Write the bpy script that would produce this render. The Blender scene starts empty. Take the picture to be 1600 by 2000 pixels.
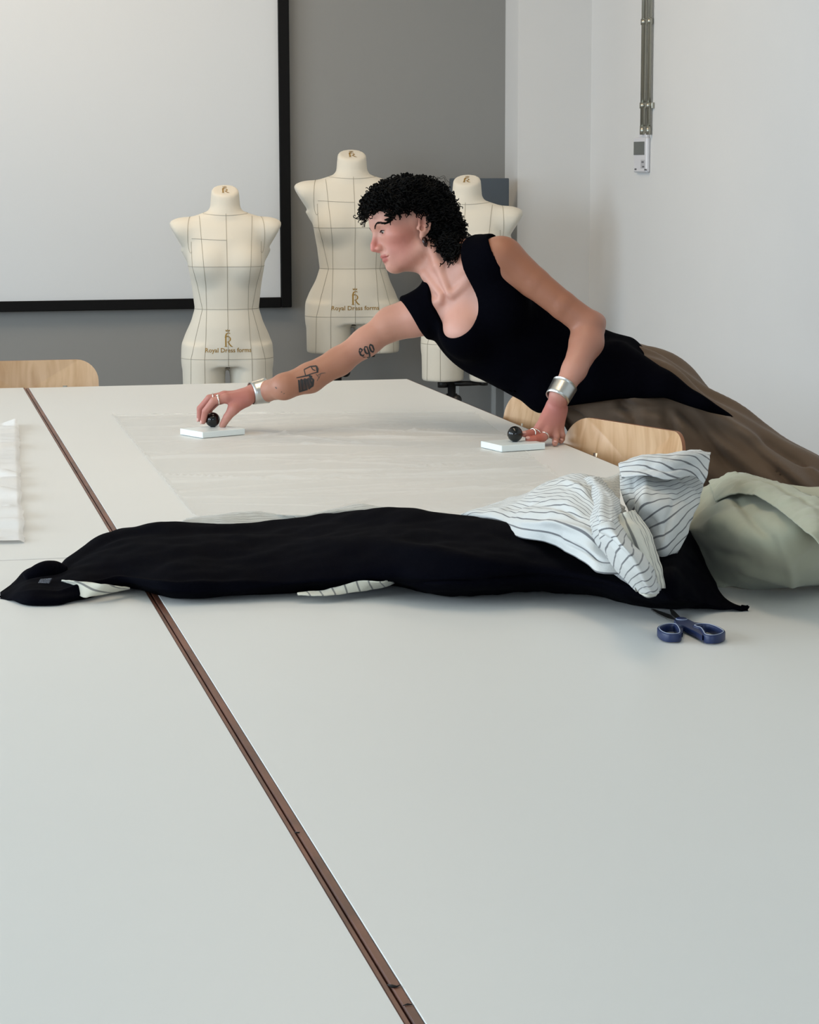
import bpy, math, random
import numpy as np
from mathutils import Matrix, Vector
from mathutils.bvhtree import BVHTree
from mathutils import noise as mnoise
random.seed(7); rng = np.random.default_rng(7)
SC = bpy.context.scene; COL = SC.collection
# ------------------------------------------------------------------ camera
F, CX, CY, TZ, HC = 4400.0, 800.0, 1000.0, 0.74, 0.62
_v = np.array([-1015.0, -677.0, F]); _t = (_v @ _v)/(1015-677*0.002)
_dX = np.array([-1015+_t, -677-0.002*_t, F]); _dX /= np.linalg.norm(_dX)
_dY = _v/np.linalg.norm(_v); M = np.stack([_dX, _dY, np.cross(_dX, _dY)])
CAM = np.array([0, 0, TZ+HC])
R_, U_, T_ = M @ [1, 0, 0], M @ [0, -1, 0], M @ [0, 0, -1]     # camera right, up, towards the viewer
cd = bpy.data.cameras.new('camera'); cam = bpy.data.objects.new('camera', cd); COL.objects.link(cam)
cd.sensor_fit = 'HORIZONTAL'; cd.sensor_width = 36; cd.lens = 36*F/1600; cd.clip_end = 60; cd.clip_start = 0.05
mw = Matrix.Identity(4)
for i in range(3):
    mw[i][0], mw[i][1], mw[i][2], mw[i][3] = R_[i], U_[i], T_[i], CAM[i]
cam.matrix_world = mw; SC.camera = cam
# ------------------------------------------------------------------ world, lights, exposure
W = bpy.data.worlds.new('world'); SC.world = W; W.use_nodes = True
W.node_tree.nodes['Background'].inputs[0].default_value = (0.62, 0.75, 1.0, 1)
W.node_tree.nodes['Background'].inputs[1].default_value = 1.0
SC.view_settings.view_transform = 'Standard'; SC.view_settings.look = 'None'
SC.view_settings.gamma = 1; SC.view_settings.use_curve_mapping = False
SC.view_settings.exposure = 0.0
def area(name, loc, target, sx, sy, power, color):
    l = bpy.data.lights.new(name, 'AREA'); l.shape = 'RECTANGLE'; l.size = sx; l.size_y = sy
    l.energy = power; l.color = color
    o = bpy.data.objects.new(name, l); COL.objects.link(o); o.location = loc
    o.rotation_euler = (Vector(target)-Vector(loc)).to_track_quat('-Z', 'Y').to_euler()
    return o
COOL = (0.74, 0.885, 1.0); WARM = (1.0, 0.78, 0.55)
for i, y in enumerate((1.2, 3.9, 6.6)):      # the three windows in the left wall
    area('window_light', (-3.42, y, 1.65), (0, y, 0.95), 2.0, 1.7, 86, COOL)
area('window_light', (0.2, -2.42, 1.7), (0.2, 0, 1.2), 3.2, 1.7, 40, COOL)     # window behind the camera
area('ceiling_lamp_light', (0.6, 7.9, 2.93), (0.9, 8.6, 0), 2.6, 0.4, 30, WARM)
area('ceiling_lamp_light', (0.9, 4.4, 2.93), (1.2, 4.4, 0), 2.0, 0.4, 16, WARM)
# ------------------------------------------------------------------ helpers
def ray(u, v): return M @ np.array([u-CX, v-CY, F])/F
def at(u, v, h=0.0):
    d = ray(u, v); return CAM + d*((TZ+h-CAM[2])/d[2])
def atY(u, v, Y):
    d = ray(u, v); return CAM + d*(Y/d[1])
def atX(u, v, X):
    d = ray(u, v); return CAM + d*(X/d[0])
def pt(u, v, D): return CAM + ray(u, v)*D
def px(p):
    c = M.T @ (np.asarray(p)-CAM); return np.array([c[0]/c[2]*F+CX, c[1]/c[2]*F+CY, c[2]])
def lin(h):
    c = [int(h[i:i+2], 16)/255 for i in (0, 2, 4)]
    return tuple(x/12.92 if x <= 0.04045 else ((x+0.055)/1.055)**2.4 for x in c)+(1.0,)
def unit(a): a = np.asarray(a, float); return a/np.linalg.norm(a)
def mat(name, col, rough=0.6, metal=0.0, spec=0.5, noise=None, bump=None, sheen=0, sss=0, coat=0, attr=None):
    """noise=(scale, colour2, amount)  bump=(scale, strength, detail)"""
    m = bpy.data.materials.new(name); m.use_nodes = True; nt = m.node_tree; N = nt.nodes; L = nt.links
    b = N['Principled BSDF']; c = lin(col) if isinstance(col, str) else col
    b.inputs['Base Color'].default_value = c; b.inputs['Roughness'].default_value = rough
    b.inputs['Metallic'].default_value = metal; b.inputs['Specular IOR Level'].default_value = spec
    b.inputs['Sheen Weight'].default_value = sheen; b.inputs['Coat Weight'].default_value = coat
    if sss:
        b.inputs['Subsurface Weight'].default_value = sss; b.inputs['Subsurface Radius'].default_value = (0.012, 0.005, 0.003)
        b.inputs['Subsurface Scale'].default_value = 0.6
    tc = N.new('ShaderNodeTexCoord')
    out = None
    if attr:
        a = N.new('ShaderNodeAttribute'); a.attribute_name = attr; out = a.outputs['Color']
        L.new(out, b.inputs['Base Color'])
    if noise:
        n = N.new('ShaderNodeTexNoise'); n.inputs['Scale'].default_value = noise[0]; n.inputs['Detail'].default_value = 4
        L.new(tc.outputs['Object'], n.inputs['Vector'])
        r = N.new('ShaderNodeMapRange'); r.inputs[1].default_value = 0.35; r.inputs[2].default_value = 0.65; r.inputs[4].default_value = noise[2]
        L.new(n.outputs['Fac'], r.inputs[0])
        mx = N.new('ShaderNodeMix'); mx.data_type = 'RGBA'; mx.inputs[6].default_value = c; mx.inputs[7].default_value = lin(noise[1])
        if out: L.new(out, mx.inputs[6])
        L.new(r.outputs[0], mx.inputs[0]); L.new(mx.outputs[2], b.inputs['Base Color'])
    if bump:
        n = N.new('ShaderNodeTexNoise'); n.inputs['Scale'].default_value = bump[0]; n.inputs['Detail'].default_value = bump[2]
        L.new(tc.outputs['Object'], n.inputs['Vector'])
        bp = N.new('ShaderNodeBump'); bp.inputs['Strength'].default_value = bump[1]; bp.inputs['Distance'].default_value = 0.002
        L.new(n.outputs['Fac'], bp.inputs['Height']); L.new(bp.outputs[0], b.inputs['Normal'])
    return m
def obj(name, V, Fc, m, parent=None, smooth=True, uv=None, col=None, local=False):
    """vertices in world space unless local; parented things keep their place"""
    V = np.asarray(V, float); me = bpy.data.meshes.new(name)
    if parent is not None and not local:
        V = V - np.array(wloc(parent))
    me.from_pydata(V.tolist(), [], [list(map(int, f)) for f in Fc] if not isinstance(Fc, np.ndarray) else Fc.tolist())
    me.update()
    if smooth: me.shade_smooth()
    if uv is not None:
        ul = me.uv_layers.new(name='UVMap'); idx = np.empty(len(me.loops), int); me.loops.foreach_get('vertex_index', idx)
        ul.data.foreach_set('uv', np.asarray(uv, float)[idx].ravel())
    if col is not None:
        ca = me.color_attributes.new('Col', 'FLOAT_COLOR', 'POINT'); ca.data.foreach_set('color', np.asarray(col, float).ravel())
    for x in (m if isinstance(m, (list, tuple)) else [m]): me.materials.append(x)
    o = bpy.data.objects.new(name, me); COL.objects.link(o)
    if parent is not None: o.parent = parent
    return o
def wloc(o):
    p = np.array(o.location)
    return p if o.parent is None else p + wloc(o.parent)
def thing(name, label, cat, loc=(0, 0, 0), group=None):
    o = bpy.data.objects.new(name, None); COL.objects.link(o); o.location = tuple(float(x) for x in loc); o.empty_display_size = 0.05
    o['label'] = label; o['category'] = cat
    if group: o['group'] = group
    return o
def tag(o, label, cat, group=None):
    o['label'] = label; o['category'] = cat
    if group: o['group'] = group
    return o
def struct(o): o['kind'] = 'structure'; return o
def merge(parts):
    V = []; Fc = []; n = 0
    for v, f in parts:
        v = np.asarray(v, float); V.append(v); Fc += [[int(i)+n for i in q] for q in f]; n += len(v)
    return np.concatenate(V), Fc
def box(a, b, bev=0.0):
    """axis aligned box with chamfered edges"""
    a = np.array(a, float); b = np.array(b, float); c = (a+b)/2; h = (b-a)/2
    if bev <= 0:
        V = [c+h*np.array(s) for s in [(-1,-1,-1),(1,-1,-1),(1,1,-1),(-1,1,-1),(-1,-1,1),(1,-1,1),(1,1,1),(-1,1,1)]]
        return np.array(V), [[0,3,2,1],[4,5,6,7],[0,1,5,4],[1,2,6,5],[2,3,7,6],[3,0,4,7]]
    V = []; idx = {}
    for s in [(x, y, z) for x in (-1, 1) for y in (-1, 1) for z in (-1, 1)]:
        for ax in range(3):
            q = np.array(s)*h - np.array(s)*bev; q[ax] = s[ax]*h[ax]; idx[(s, ax)] = len(V); V.append(c+q)
    Fc = []
    for ax in range(3):
        o1, o2 = (ax+1) % 3, (ax+2) % 3
        for sg in (-1, 1):
            q = []
            for p1, p2 in ((-1,-1),(1,-1),(1,1),(-1,1)):
                s = [0,0,0]; s[ax] = sg; s[o1] = p1; s[o2] = p2; q.append(idx[(tuple(s), ax)])
            Fc.append(q if sg > 0 else q[::-1])
        for p1 in (-1, 1):
            for p2 in (-1, 1):   # edge strip along ax
                s1 = [0,0,0]; s2 = [0,0,0]; s1[ax] = -1; s2[ax] = 1
                for s in (s1, s2): s[o1] = p1; s[o2] = p2
                q = [idx[(tuple(s1), o1)], idx[(tuple(s2), o1)], idx[(tuple(s2), o2)], idx[(tuple(s1), o2)]]
                Fc.append(q if p1*p2 < 0 else q[::-1])
    for s in [(x, y, z) for x in (-1, 1) for y in (-1, 1) for z in (-1, 1)]:
        q = [idx[(s, 0)], idx[(s, 1)], idx[(s, 2)]]
        Fc.append(q if s[0]*s[1]*s[2] > 0 else q[::-1])
    return np.array(V), Fc
def catmull(P, n):
    """open Catmull-Rom resample of an (k,d) array to n points"""
    P = np.asarray(P, float); k = len(P)
    if k == 2: return P[0]+(P[1]-P[0])*np.linspace(0, 1, n)[:, None]
    Q = np.vstack([2*P[0]-P[1], P, 2*P[-1]-P[-2]]); t = np.linspace(0, k-1-1e-9, n); i = t.astype(int); f = (t-i)[:, None]
    a, b, c, d = Q[i], Q[i+1], Q[i+2], Q[i+3]
    return 0.5*((2*b)+(c-a)*f+(2*a-5*b+4*c-d)*f**2+(3*b-a-3*c+d)*f**3)
def tube(P, r, n=10, caps=True, closed=False, flat=None):
    """sweep a round (or flat=(unit vec, factor)) section along points P with radii r"""
    P = np.asarray(P, float); k = len(P); r = np.broadcast_to(np.asarray(r, float), (k,))
    if closed: T = np.roll(P, -1, 0)-np.roll(P, 1, 0)
    else: T = np.gradient(P, axis=0)
    T = T/np.maximum(np.linalg.norm(T, axis=1), 1e-9)[:, None]
    ref = np.array([0, 0, 1.0]) if abs(T[0][2]) < 0.9 else np.array([1.0, 0, 0])
    V = []; s = unit(np.cross(T[0], ref))
    for i in range(k):
        s = s - T[i]*(s@T[i]); s = unit(s); b = np.cross(T[i], s)
        for j in range(n):
            a = 2*math.pi*j/n; V.append(P[i]+r[i]*(math.cos(a)*s+math.sin(a)*b))
    Fc = []
    for i in range(k if closed else k-1):
        i2 = (i+1) % k
        for j in range(n):
            j2 = (j+1) % n; Fc.append([i*n+j, i*n+j2, i2*n+j2, i2*n+j])
    if caps and not closed:
        Fc.append(list(range(n))[::-1]); Fc.append([(k-1)*n+j for j in range(n)])
    return np.array(V), Fc
def cyl(a, b, r, n=20, r2=None): return tube([a, b], [r, r if r2 is None else r2], n)
def sphere(c, r, n=16, m=24):
    V = []; Fc = []; c = np.asarray(c, float); r = np.broadcast_to(np.asarray(r, float), (3,))
    for i in range(n+1):
        th = math.pi*i/n
        for j in range(m):
            ph = 2*math.pi*j/m; V.append(c+r*np.array([math.sin(th)*math.cos(ph), math.sin(th)*math.sin(ph), math.cos(th)]))
    for i in range(n):
        for j in range(m): Fc.append([i*m+j, (i+1)*m+j, (i+1)*m+(j+1) % m, i*m+(j+1) % m])
    return np.array(V), Fc
def rrect(w, h, r, n=6):
    """rounded rectangle outline centred on 0"""
    P = []
    for cx, cy, a0 in ((w/2-r, h/2-r, 0), (-w/2+r, h/2-r, 90), (-w/2+r, -h/2+r, 180), (w/2-r, -h/2+r, 270)):
        for i in range(n+1):
            a = math.radians(a0+90*i/n); P.append((cx+r*math.cos(a), cy+r*math.sin(a)))
    return np.array(P)
def prism(outline, fn_a, fn_b):
    """solid between two placements of a 2D outline"""
    n = len(outline); V = [fn_a(p) for p in outline]+[fn_b(p) for p in outline]
    Fc = [[i, (i+1) % n, n+(i+1) % n, n+i] for i in range(n)]+[list(range(n))[::-1], [n+i for i in range(n)]]
    return np.array(V), Fc
# ------------------------------------------------------------------ signed distance modelling
BIG = 9.0
def capsule(a, b, ra, rb):
    a = np.asarray(a, float); b = np.asarray(b, float); ab = b-a; L2 = ab@ab
    def f(P):
        t = np.clip((P-a)@ab/L2, 0, 1); return np.linalg.norm(P-a-t[..., None]*ab, axis=-1)-(ra+(rb-ra)*t)
    m = max(ra, rb); return f, np.minimum(a, b)-m, np.maximum(a, b)+m
def ellip(c, r, A=None):
    """A: rows are the local axes in world space"""
    c = np.asarray(c, float); r = np.asarray(r, float); A = np.eye(3) if A is None else np.asarray(A)
    def f(P):
        q = (P-c)@A.T; k0 = np.linalg.norm(q/r, axis=-1); k1 = np.linalg.norm(q/(r*r), axis=-1); return k0*(k0-1)/np.maximum(k1, 1e-9)
    m = r.max(); return f, c-m, c+m
def smin(a, b, k):
    if k <= 0: return np.minimum(a, b)
    h = np.maximum(k-np.abs(a-b), 0)/k; return np.minimum(a, b)-h*h*k*0.25
def smax(a, b, k): return -smin(-a, -b, k)
def chain(ops, P, R, k=0.01, k2=0.004):
    for i in range(len(P)-1): ops.append(('u', capsule(P[i], P[i+1], R[i], R[i+1]), k if i == 0 else k2))
def feval(ops, pts, cen=None, rad=0):
    """pts (B,n,3), cen block centres (B,3) used to skip far primitives"""
    D = np.full(pts.shape[:-1], BIG)
    for op, (f, lo, hi), k in ops:
        if lo is None: sel = slice(None)
        else:
            mg = rad+1.5*k+0.02; sel = np.where(np.all((cen > lo-mg) & (cen < hi+mg), axis=1))[0]
            if len(sel) == 0: continue
        d = f(pts[sel])
        if op == 'u': D[sel] = smin(D[sel], d, k)
        elif op == 's': D[sel] = smax(D[sel], -d, k)
        elif op == 'i': D[sel] = smax(D[sel], d, k)
        elif op == 'add': D[sel] = D[sel]+d
    return D
def sdf_mesh(ops, lo, hi, h, smooth_it=1):
    n = 8; bs = n*h; lo = np.asarray(lo, float); nb = np.ceil((np.asarray(hi)-lo)/bs).astype(int)
    # coarse pass in two levels
    g = np.stack(np.meshgrid(*[np.arange(k) for k in nb], indexing='ij'), -1).reshape(-1, 3)
    cen = lo+(g+0.5)*bs; hd = bs*0.5*math.sqrt(3)
    d = feval(ops, cen[:, None, :], cen, hd*2.2)[:, 0]
    keep = np.abs(d) < hd*2.2; g = g[keep]; cen = cen[keep]
    o = np.stack(np.meshgrid(*[np.arange(n+1)]*3, indexing='ij'), -1).reshape(-1, 3)
    D = np.empty((len(g), (n+1)**3))
    for s in range(0, len(g), 1500):
        gg = g[s:s+1500]; P = lo+(gg[:, None, :]*n+o[None])*h; D[s:s+1500] = feval(ops, P, cen[s:s+1500], hd)
    D = D.reshape(-1, n+1, n+1, n+1); ins = D < 0
    cnt = sum(ins[:, a:n+a, b:n+b, c:n+c].astype(np.int8) for a in (0, 1) for b in (0, 1) for c in (0, 1))
    act = (cnt > 0) & (cnt < 8); bi, ci, cj, ck = np.where(act)
    acc = np.zeros((len(bi), 3)); num = np.zeros(len(bi)); corner = {}
    for a in (0, 1):
        for b in (0, 1):
            for c in (0, 1): corner[(a, b, c)] = D[bi, ci+a, cj+b, ck+c]
    for c0 in corner:
        for ax in range(3):
            if c0[ax]: continue
            c1 = list(c0); c1[ax] = 1; a, b = corner[c0], corner[tuple(c1)]; m = (a < 0) != (b < 0)
            t = np.where(m, a/np.where(m, a-b, 1), 0); p = np.tile(np.array(c0, float), (len(bi), 1)); p[:, ax] += t
            acc += p*m[:, None]; num += m
    gc = g[bi]*n+np.stack([ci, cj, ck], 1); V = lo+(gc+acc/num[:, None])*h
    S = 1 << 20
    def key(q): return (q[..., 0].astype(np.int64)*S+q[..., 1])*S+q[..., 2]
    ks = key(gc+8); order = np.argsort(ks); ks = ks[order]
    faces = []
    for ax in range(3):
        sl = [slice(None), slice(0, n), slice(0, n), slice(0, n)]; s2 = list(sl); s2[ax+1] = slice(1, n+1)
        a, b = ins[tuple(sl)], ins[tuple(s2)]; B, I, J, K = np.where(a != b); base = g[B]*n+np.stack([I, J, K], 1)+8
        o1, o2 = (ax+1) % 3, (ax+2) % 3; q = []
        for d1, d2 in ((-1, -1), (0, -1), (0, 0), (-1, 0)):
            c = base.copy(); c[:, o1] += d1; c[:, o2] += d2; kk = key(c); p = np.searchsorted(ks, kk); p = np.clip(p, 0, len(ks)-1)
            q.append(np.where(ks[p] == kk, order[p], -1))
        q = np.stack(q, 1); q = np.where(a[B, I, J, K][:, None], q, q[:, ::-1]); faces.append(q[(q >= 0).all(1)])
    Fq = np.concatenate(faces)
    for _ in range(smooth_it):
        S1 = np.zeros_like(V); C1 = np.zeros(len(V))
        for a in range(4):
            b = (a+1) % 4; np.add.at(S1, Fq[:, a], V[Fq[:, b]]); np.add.at(C1, Fq[:, a], 1)
        V = V*0.5+0.5*S1/np.maximum(C1, 1)[:, None]
    return V, Fq
def bvh(V, Fq): return BVHTree.FromPolygons([tuple(v) for v in V.tolist()], [tuple(q) for q in Fq.tolist()] if isinstance(Fq, np.ndarray) else Fq)
def ribbon2(P, w, step):
    """2D stroke -> quads strip (pts, faces); w may be per-point"""
    P = np.asarray(P, float); w = np.broadcast_to(np.asarray(w, float), (len(P),)); seg = np.r_[0, np.cumsum(np.linalg.norm(np.diff(P, axis=0), axis=1))]
    n = max(2, int(seg[-1]/step)+1); s = np.linspace(0, seg[-1], n)
    Q = np.stack([np.interp(s, seg, P[:, 0]), np.interp(s, seg, P[:, 1])], 1); ww = np.interp(s, seg, w)
    T = np.gradient(Q, axis=0); T /= np.maximum(np.linalg.norm(T, axis=1), 1e-9)[:, None]; N = np.stack([-T[:, 1], T[:, 0]], 1)
    V = np.concatenate([Q-N*ww[:, None]/2, Q+N*ww[:, None]/2]); return V, [[i, i+1, n+i+1, n+i] for i in range(n-1)]
def fbm(P, sc, oct=3, seed=0.0):
    return np.array([mnoise.fractal(Vector((p[0]*sc+seed, p[1]*sc+seed*1.7, p[2]*sc-seed)), 0.8, 2.0, oct) for p in P])
# ================================================================== materials of the room
m_wallgrey = mat('grey_wall_paint', '8b8b89', 0.9, bump=(60, 0.15, 4)); m_white = mat('white_wall_paint', 'd8d8d7', 0.9, noise=(1.5, 'd1d2d2', 0.4), bump=(50, 0.15, 4))
m_ceil = mat('ceiling_paint', 'e6dfd2', 0.95); m_floor = mat('floor_vinyl', '8d8a84', 0.5, noise=(3, '7f7c77', 1))
m_black = mat('black_metal', '0b0b0c', 0.45); m_frame = mat('black_frame', '040405', 0.7, spec=.2)
m_screen = mat('screen_fabric', 'd3d6d8', 0.85, bump=(300, 0.1, 2))
m_lam = mat('white_laminate', 'e2e2df', 0.42, noise=(1.2, 'dededb', 0.6), bump=(900, 0.03, 2))
m_edge = mat('brown_edge_band', '7a4a38', 0.45, noise=(14, '4e2f25', 0.8)); m_steel = mat('steel', 'b9bab8', 0.3, metal=0.9)
m_galv = mat('galvanised_steel', 'a8a79c', 0.28, metal=0.85); m_plast = mat('white_plastic', 'd4d4d8', 0.4); m_lcd = mat('lcd', '4a4f4b', 0.2)
m_greym = mat('grey_paint', '9ea3a5', 0.5); m_board = mat('slate_grey_board', '4c545c', 0.8); m_dark = mat('dark_gap', '17100c', 0.8)
# ================================================================== room shell
WY, WX, LX, FY, CZ = 9.37, 2.87, -3.5, -2.5, 3.0
def wallbox(name, a, b, m): return struct(obj(name, *box(a, b), m, smooth=False))
wallbox('floor', (LX-.2, FY-.2, -.1), (WX+.2, WY+.2, 0), m_floor)
wallbox('ceiling', (LX-.2, FY-.2, CZ), (WX+.2, WY+.2, CZ+.1), m_ceil)
wallbox('wall_back', (LX-.2, WY, 0), (WX+.2, WY+.2, CZ), m_wallgrey)
wallbox('wall_right', (WX, FY-.2, 0), (WX+.2, WY, CZ), m_white)
def holed(name, fixed, lo, hi, holes, axis):
    """wall with window openings; axis 0: plane x=const running along y, axis 1: plane y=const along x"""
    parts = []; z0, z1 = 0.8, 2.5; s = lo
    def b(a0, a1, za, zb):
        parts.append(box((fixed-.2, a0, za), (fixed, a1, zb)) if axis == 0 else box((a0, fixed-.2, za), (a1, fixed, zb)))
    for h0, h1 in holes:
        b(s, h0, 0, CZ); b(h0, h1, 0, z0); b(h0, h1, z1, CZ); s = h1
    b(s, hi, 0, CZ); V, Fc = merge(parts); w = struct(obj(name, V, Fc, m_white, smooth=False))
    for i, (h0, h1) in enumerate(holes):
        wd = []
        bars = [(h0, h0+.06, z0, z1), (h1-.06, h1, z0, z1), (h0, h1, z0, z0+.06), (h0, h1, z1-.06, z1), ((h0+h1)/2-.03, (h0+h1)/2+.03, z0, z1)]
        for a0, a1, za, zb in bars:
            wd.append(box((fixed-.14, a0, za), (fixed-.06, a1, zb)) if axis == 0 else box((a0, fixed-.14, za), (a1, fixed-.06, zb)))
        global WN; WN += 1; struct(obj('window_%d' % WN, *merge(wd), m_plast, smooth=False))
WN = 0
holed('wall_left', LX, FY-.2, WY, [(.2, 2.2), (2.9, 4.9), (5.6, 7.6)], 0)
holed('wall_front', FY, LX, WX, [(-1.4, 1.8)], 1)
# boxed-in column in the back right corner
pc = atX(1008, 400, 2.553); CXL = 2.553
struct(obj('trim_1', *box((CXL, 9.17, 0), (WX, WY, CZ)), m_white, smooth=False))
for n_, a, b in (('baseboard_back', (LX, WY-.012, 0), (CXL, WY, .08)), ('baseboard_right', (WX-.012, FY, 0), (WX, 9.17, .08))):
    struct(obj(n_, *box(a, b), m_plast, smooth=False))
# ================================================================== projection screen
YS = WY-.045
pr = atY(567, 300, YS); pin = atY(546.5, 300, YS); pbo = atY(300, 604.5, YS)[2]; pbi = atY(300, 584.5, YS)[2]
xr, xi = pr[0], pin[0]; x0 = xr-3.1; zt = pbo+1.75; fw = xr-xi
scr = thing('projection_screen', 'large white projection screen with a black frame on the grey back wall', 'screen', (xr-1.5, WY, pbo))
obj('screen_surface', *box((x0+fw*.6, WY-.03, pbo+fw*.4), (xr-fw*.6, WY-.012, zt-fw*.4)), m_screen, scr, smooth=False)
for a, b in (((x0, WY-.05, pbo), (x0+fw, WY-.002, zt)), ((xr-fw, WY-.05, pbo), (xr, WY-.002, zt)), ((x0+fw, WY-.05, pbo), (xr-fw, WY-.002, pbi)), ((x0+fw, WY-.05, zt-fw), (xr-fw, WY-.002, zt))):
    obj('frame_bar', *box(a, b, .003), m_frame, scr, smooth=False)
# ================================================================== pin board behind the right-hand dress form
YB = 9.13
pbr = atY(993, 400, YB); pzt = atY(960, 348, YB)[2]; post = atY(964, 780, YB)
pb = thing('pin_board', 'slate grey standing board on a thin steel post behind the right-hand dress form', 'board', (pbr[0]-.2, YB, 0))
obj('panel', *box((pbr[0]-.25, YB-.012, .62), (pbr[0], YB+.012, pzt), .003), m_board, pb, smooth=False)
for xx in (post[0], pbr[0]-.22):
    obj('post', *box((xx-.009, YB-.009, .02), (xx+.009, YB+.009, .64), .002), m_greym, pb, smooth=False)
    obj('foot', *box((xx-.02, YB-.16, 0), (xx+.02, YB+.16, .02), .003), m_greym, pb, smooth=False)
# ================================================================== conduits and thermostat on the right wall
def conduit(u, r, lab):
    q = atX(u, 262, WX-.02); t = thing('conduit_pipe', lab, 'pipe', (WX-r-.006, q[1], q[2]))
    x = WX-r-.006
    obj('pipe', *cyl((x, q[1], q[2]), (x, q[1], CZ), r, 20), m_galv, t)
    obj('end_sleeve', *cyl((x, q[1], q[2]-.002), (x, q[1], q[2]+.03), r+.0012, 20), m_galv, t)
    zc = atX(u, 207, WX)[2]
    obj('clamp', *tube([(x, q[1], zc-.011), (x, q[1], zc+.011)], [r+.003]*2, 20), m_galv, t)
    obj('clamp_foot', *box((WX-.012, q[1]-r-.02 if r < .01 else q[1]+r, zc-.011), (WX-.001, q[1]-r if r < .01 else q[1]+r+.028, zc+.011), .001), m_galv, t, smooth=False)
    for zz in (1.9, 2.6): obj('clamp', *tube([(x, q[1], zz-.011), (x, q[1], zz+.011)], [r+.003]*2, 20), m_galv, t)
conduit(1254.5, .0112, 'thicker left-hand steel conduit running down the white wall to the thermostat')
conduit(1264, .0085, 'thinner right-hand steel conduit beside the thicker one on the white wall')
tx = WX-.017; ya = atX(1237.5, 300, tx)[1]; yb = atX(1262.5, 300, tx)[1]; zt_ = atX(1250, 268, tx)[2]; zb_ = atX(1250, 337, tx)[2]
th = thing('thermostat', 'white wall thermostat with a dark square display below the steel conduits', 'thermostat', (WX, (ya+yb)/2, zb_))
obj('housing', *box((tx, yb, zb_), (WX, ya, zt_), .005), m_plast, th, smooth=False)
obj('socket', *box((tx+.003, yb+.01, zt_-.002), (WX, ya-.05, zt_+.014), .003), m_plast, th, smooth=False)
def tface(u0, v0, u1, v1, nm, m, d=.0015):
    a = atX(u0, v0, tx); b = atX(u1, v1, tx); y0, y1 = sorted((a[1], b[1])); z0, z1 = sorted((a[2], b[2]))
    obj(nm, *box((tx-d, y0, z0), (tx+.001, y1, z1), .0005), m, th, smooth=False)
tface(1238.7, 277, 1259, 302.5, 'display', m_lcd)
tface(1252, 312, 1260, 329, 'keypad', mat('key_grey', 'b4b4b8', .5), .001)
for uu, vv in ((1256, 316.5), (1257, 325.5)): tface(uu-2, vv-1.6, uu+2, vv+1.6, 'button', mat('button_grey', '6c6c70', .5), .002)
for uu, vv in ((1242, 330.5), (1261, 331.5)): tface(uu-1.6, vv-1.6, uu+1.4, vv+1.6, 'screw', mat('screw_dark', '5c5c5e', .5), .002)
# ================================================================== tables
XS0, XS1, XR = .3455, .3612, 1.455          # the brown joint between left and right rows
YSEAM, YFAR, YNEAR = 3.578, 6.405, .75
EB = .003
def table(x0, x1, y0, y1, lab, right):
    t = thing('work_table', lab, 'table', ((x0+x1)/2, (y0+y1)/2, 0), 'white laminate work tables pushed together')
    el, er = (.0085, .004) if right else (.004, .0055)
    obj('tabletop', *box((x0+el, y0+.0015, TZ-.025), (x1-er, y1-.0015, TZ), .0006), m_lam, t, smooth=False)
    # brown lipping: left and right side bands visible from above
    def band(xa, xb, w):
        out = [(xa, TZ-.025), (xb, TZ-.025), (xb, TZ-w), (xb-.0012 if xb > xa else xb, TZ-.0006), (xa+.0012, TZ-.0006), (xa, TZ-w)]
        V = [(x, y0, z) for x, z in out]+[(x, y1, z) for x, z in out]; n = len(out)
        return V, [[i, (i+1) % n, n+(i+1) % n, n+i] for i in range(n)]+[list(range(n))[::-1], [n+i for i in range(n)]]
    obj('edge_band', *band(x0, x0+el, .002), m_edge, t, smooth=False)
    obj('edge_band', *band(x1-er, x1, .002), m_edge, t, smooth=False)
    for yy, s in ((y0, 1), (y1, -1)):
        obj('edge_band', *box((x0+el, min(yy, yy+s*.0015), TZ-.025), (x1-er, max(yy, yy+s*.0015), TZ-.0008)), m_edge, t, smooth=False)
    for xx in (x0+.07, x1-.07):
        for yy in (y0+.09, y1-.09):
            obj('leg', *box((xx-.02, yy-.02, 0), (xx+.02, yy+.02, TZ-.06), .002), m_greym, t, smooth=False)
    fr = [box((x0+.05, yy-.015, TZ-.06), (x1-.05, yy+.015, TZ-.025)) for yy in (y0+.09, y1-.09)]+[box((xx-.015, y0+.09, TZ-.06), (xx+.015, y1-.09, TZ-.025)) for xx in (x0+.07, x1-.07)]
    obj('under_frame', *merge(fr), m_greym, t, smooth=False)
    return t
XL = -.76
XG = .3505      # dark gap
table(XL, XG-.0012, YSEAM+.001, YFAR+.01, 'white work table at the back left, under the crumpled tissue paper', False)
tr = table(XG+.0002, XR, YSEAM+.001, YFAR, 'white work table at the back right, the woman leans across it', True)
table(XL, XG-.0012, YNEAR, YSEAM-.001, 'white work table in the left foreground, empty but for the dark coat end', False)
tf = table(XG+.0002, XR, YNEAR, YSEAM-.001, 'white work table in the right foreground with the blue scissors on it', True)
# chipped notches in the foreground joint
for (u, v, s) in ((768, 1926, 1), (580, 1626, .5)):
    c = at(u, v, .0004); obj('chip', *tube([c+np.array(q)*s for q in ((-.0035, .004, 0), (-.001, 0, 0), (.0025, -.0015, 0), (.006, .0015, 0))], [.0004, .0011*s+.0003, .0008, .0003], 6), m_dark, tf)
c = at(797, 1962, .0002); obj('chip', *tube([c+np.array(q) for q in ((-.004, -.001, 0), (0, .001, 0), (.003, -.001, 0))], [.0003, .0007, .0003], 6), m_dark, tf)
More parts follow.
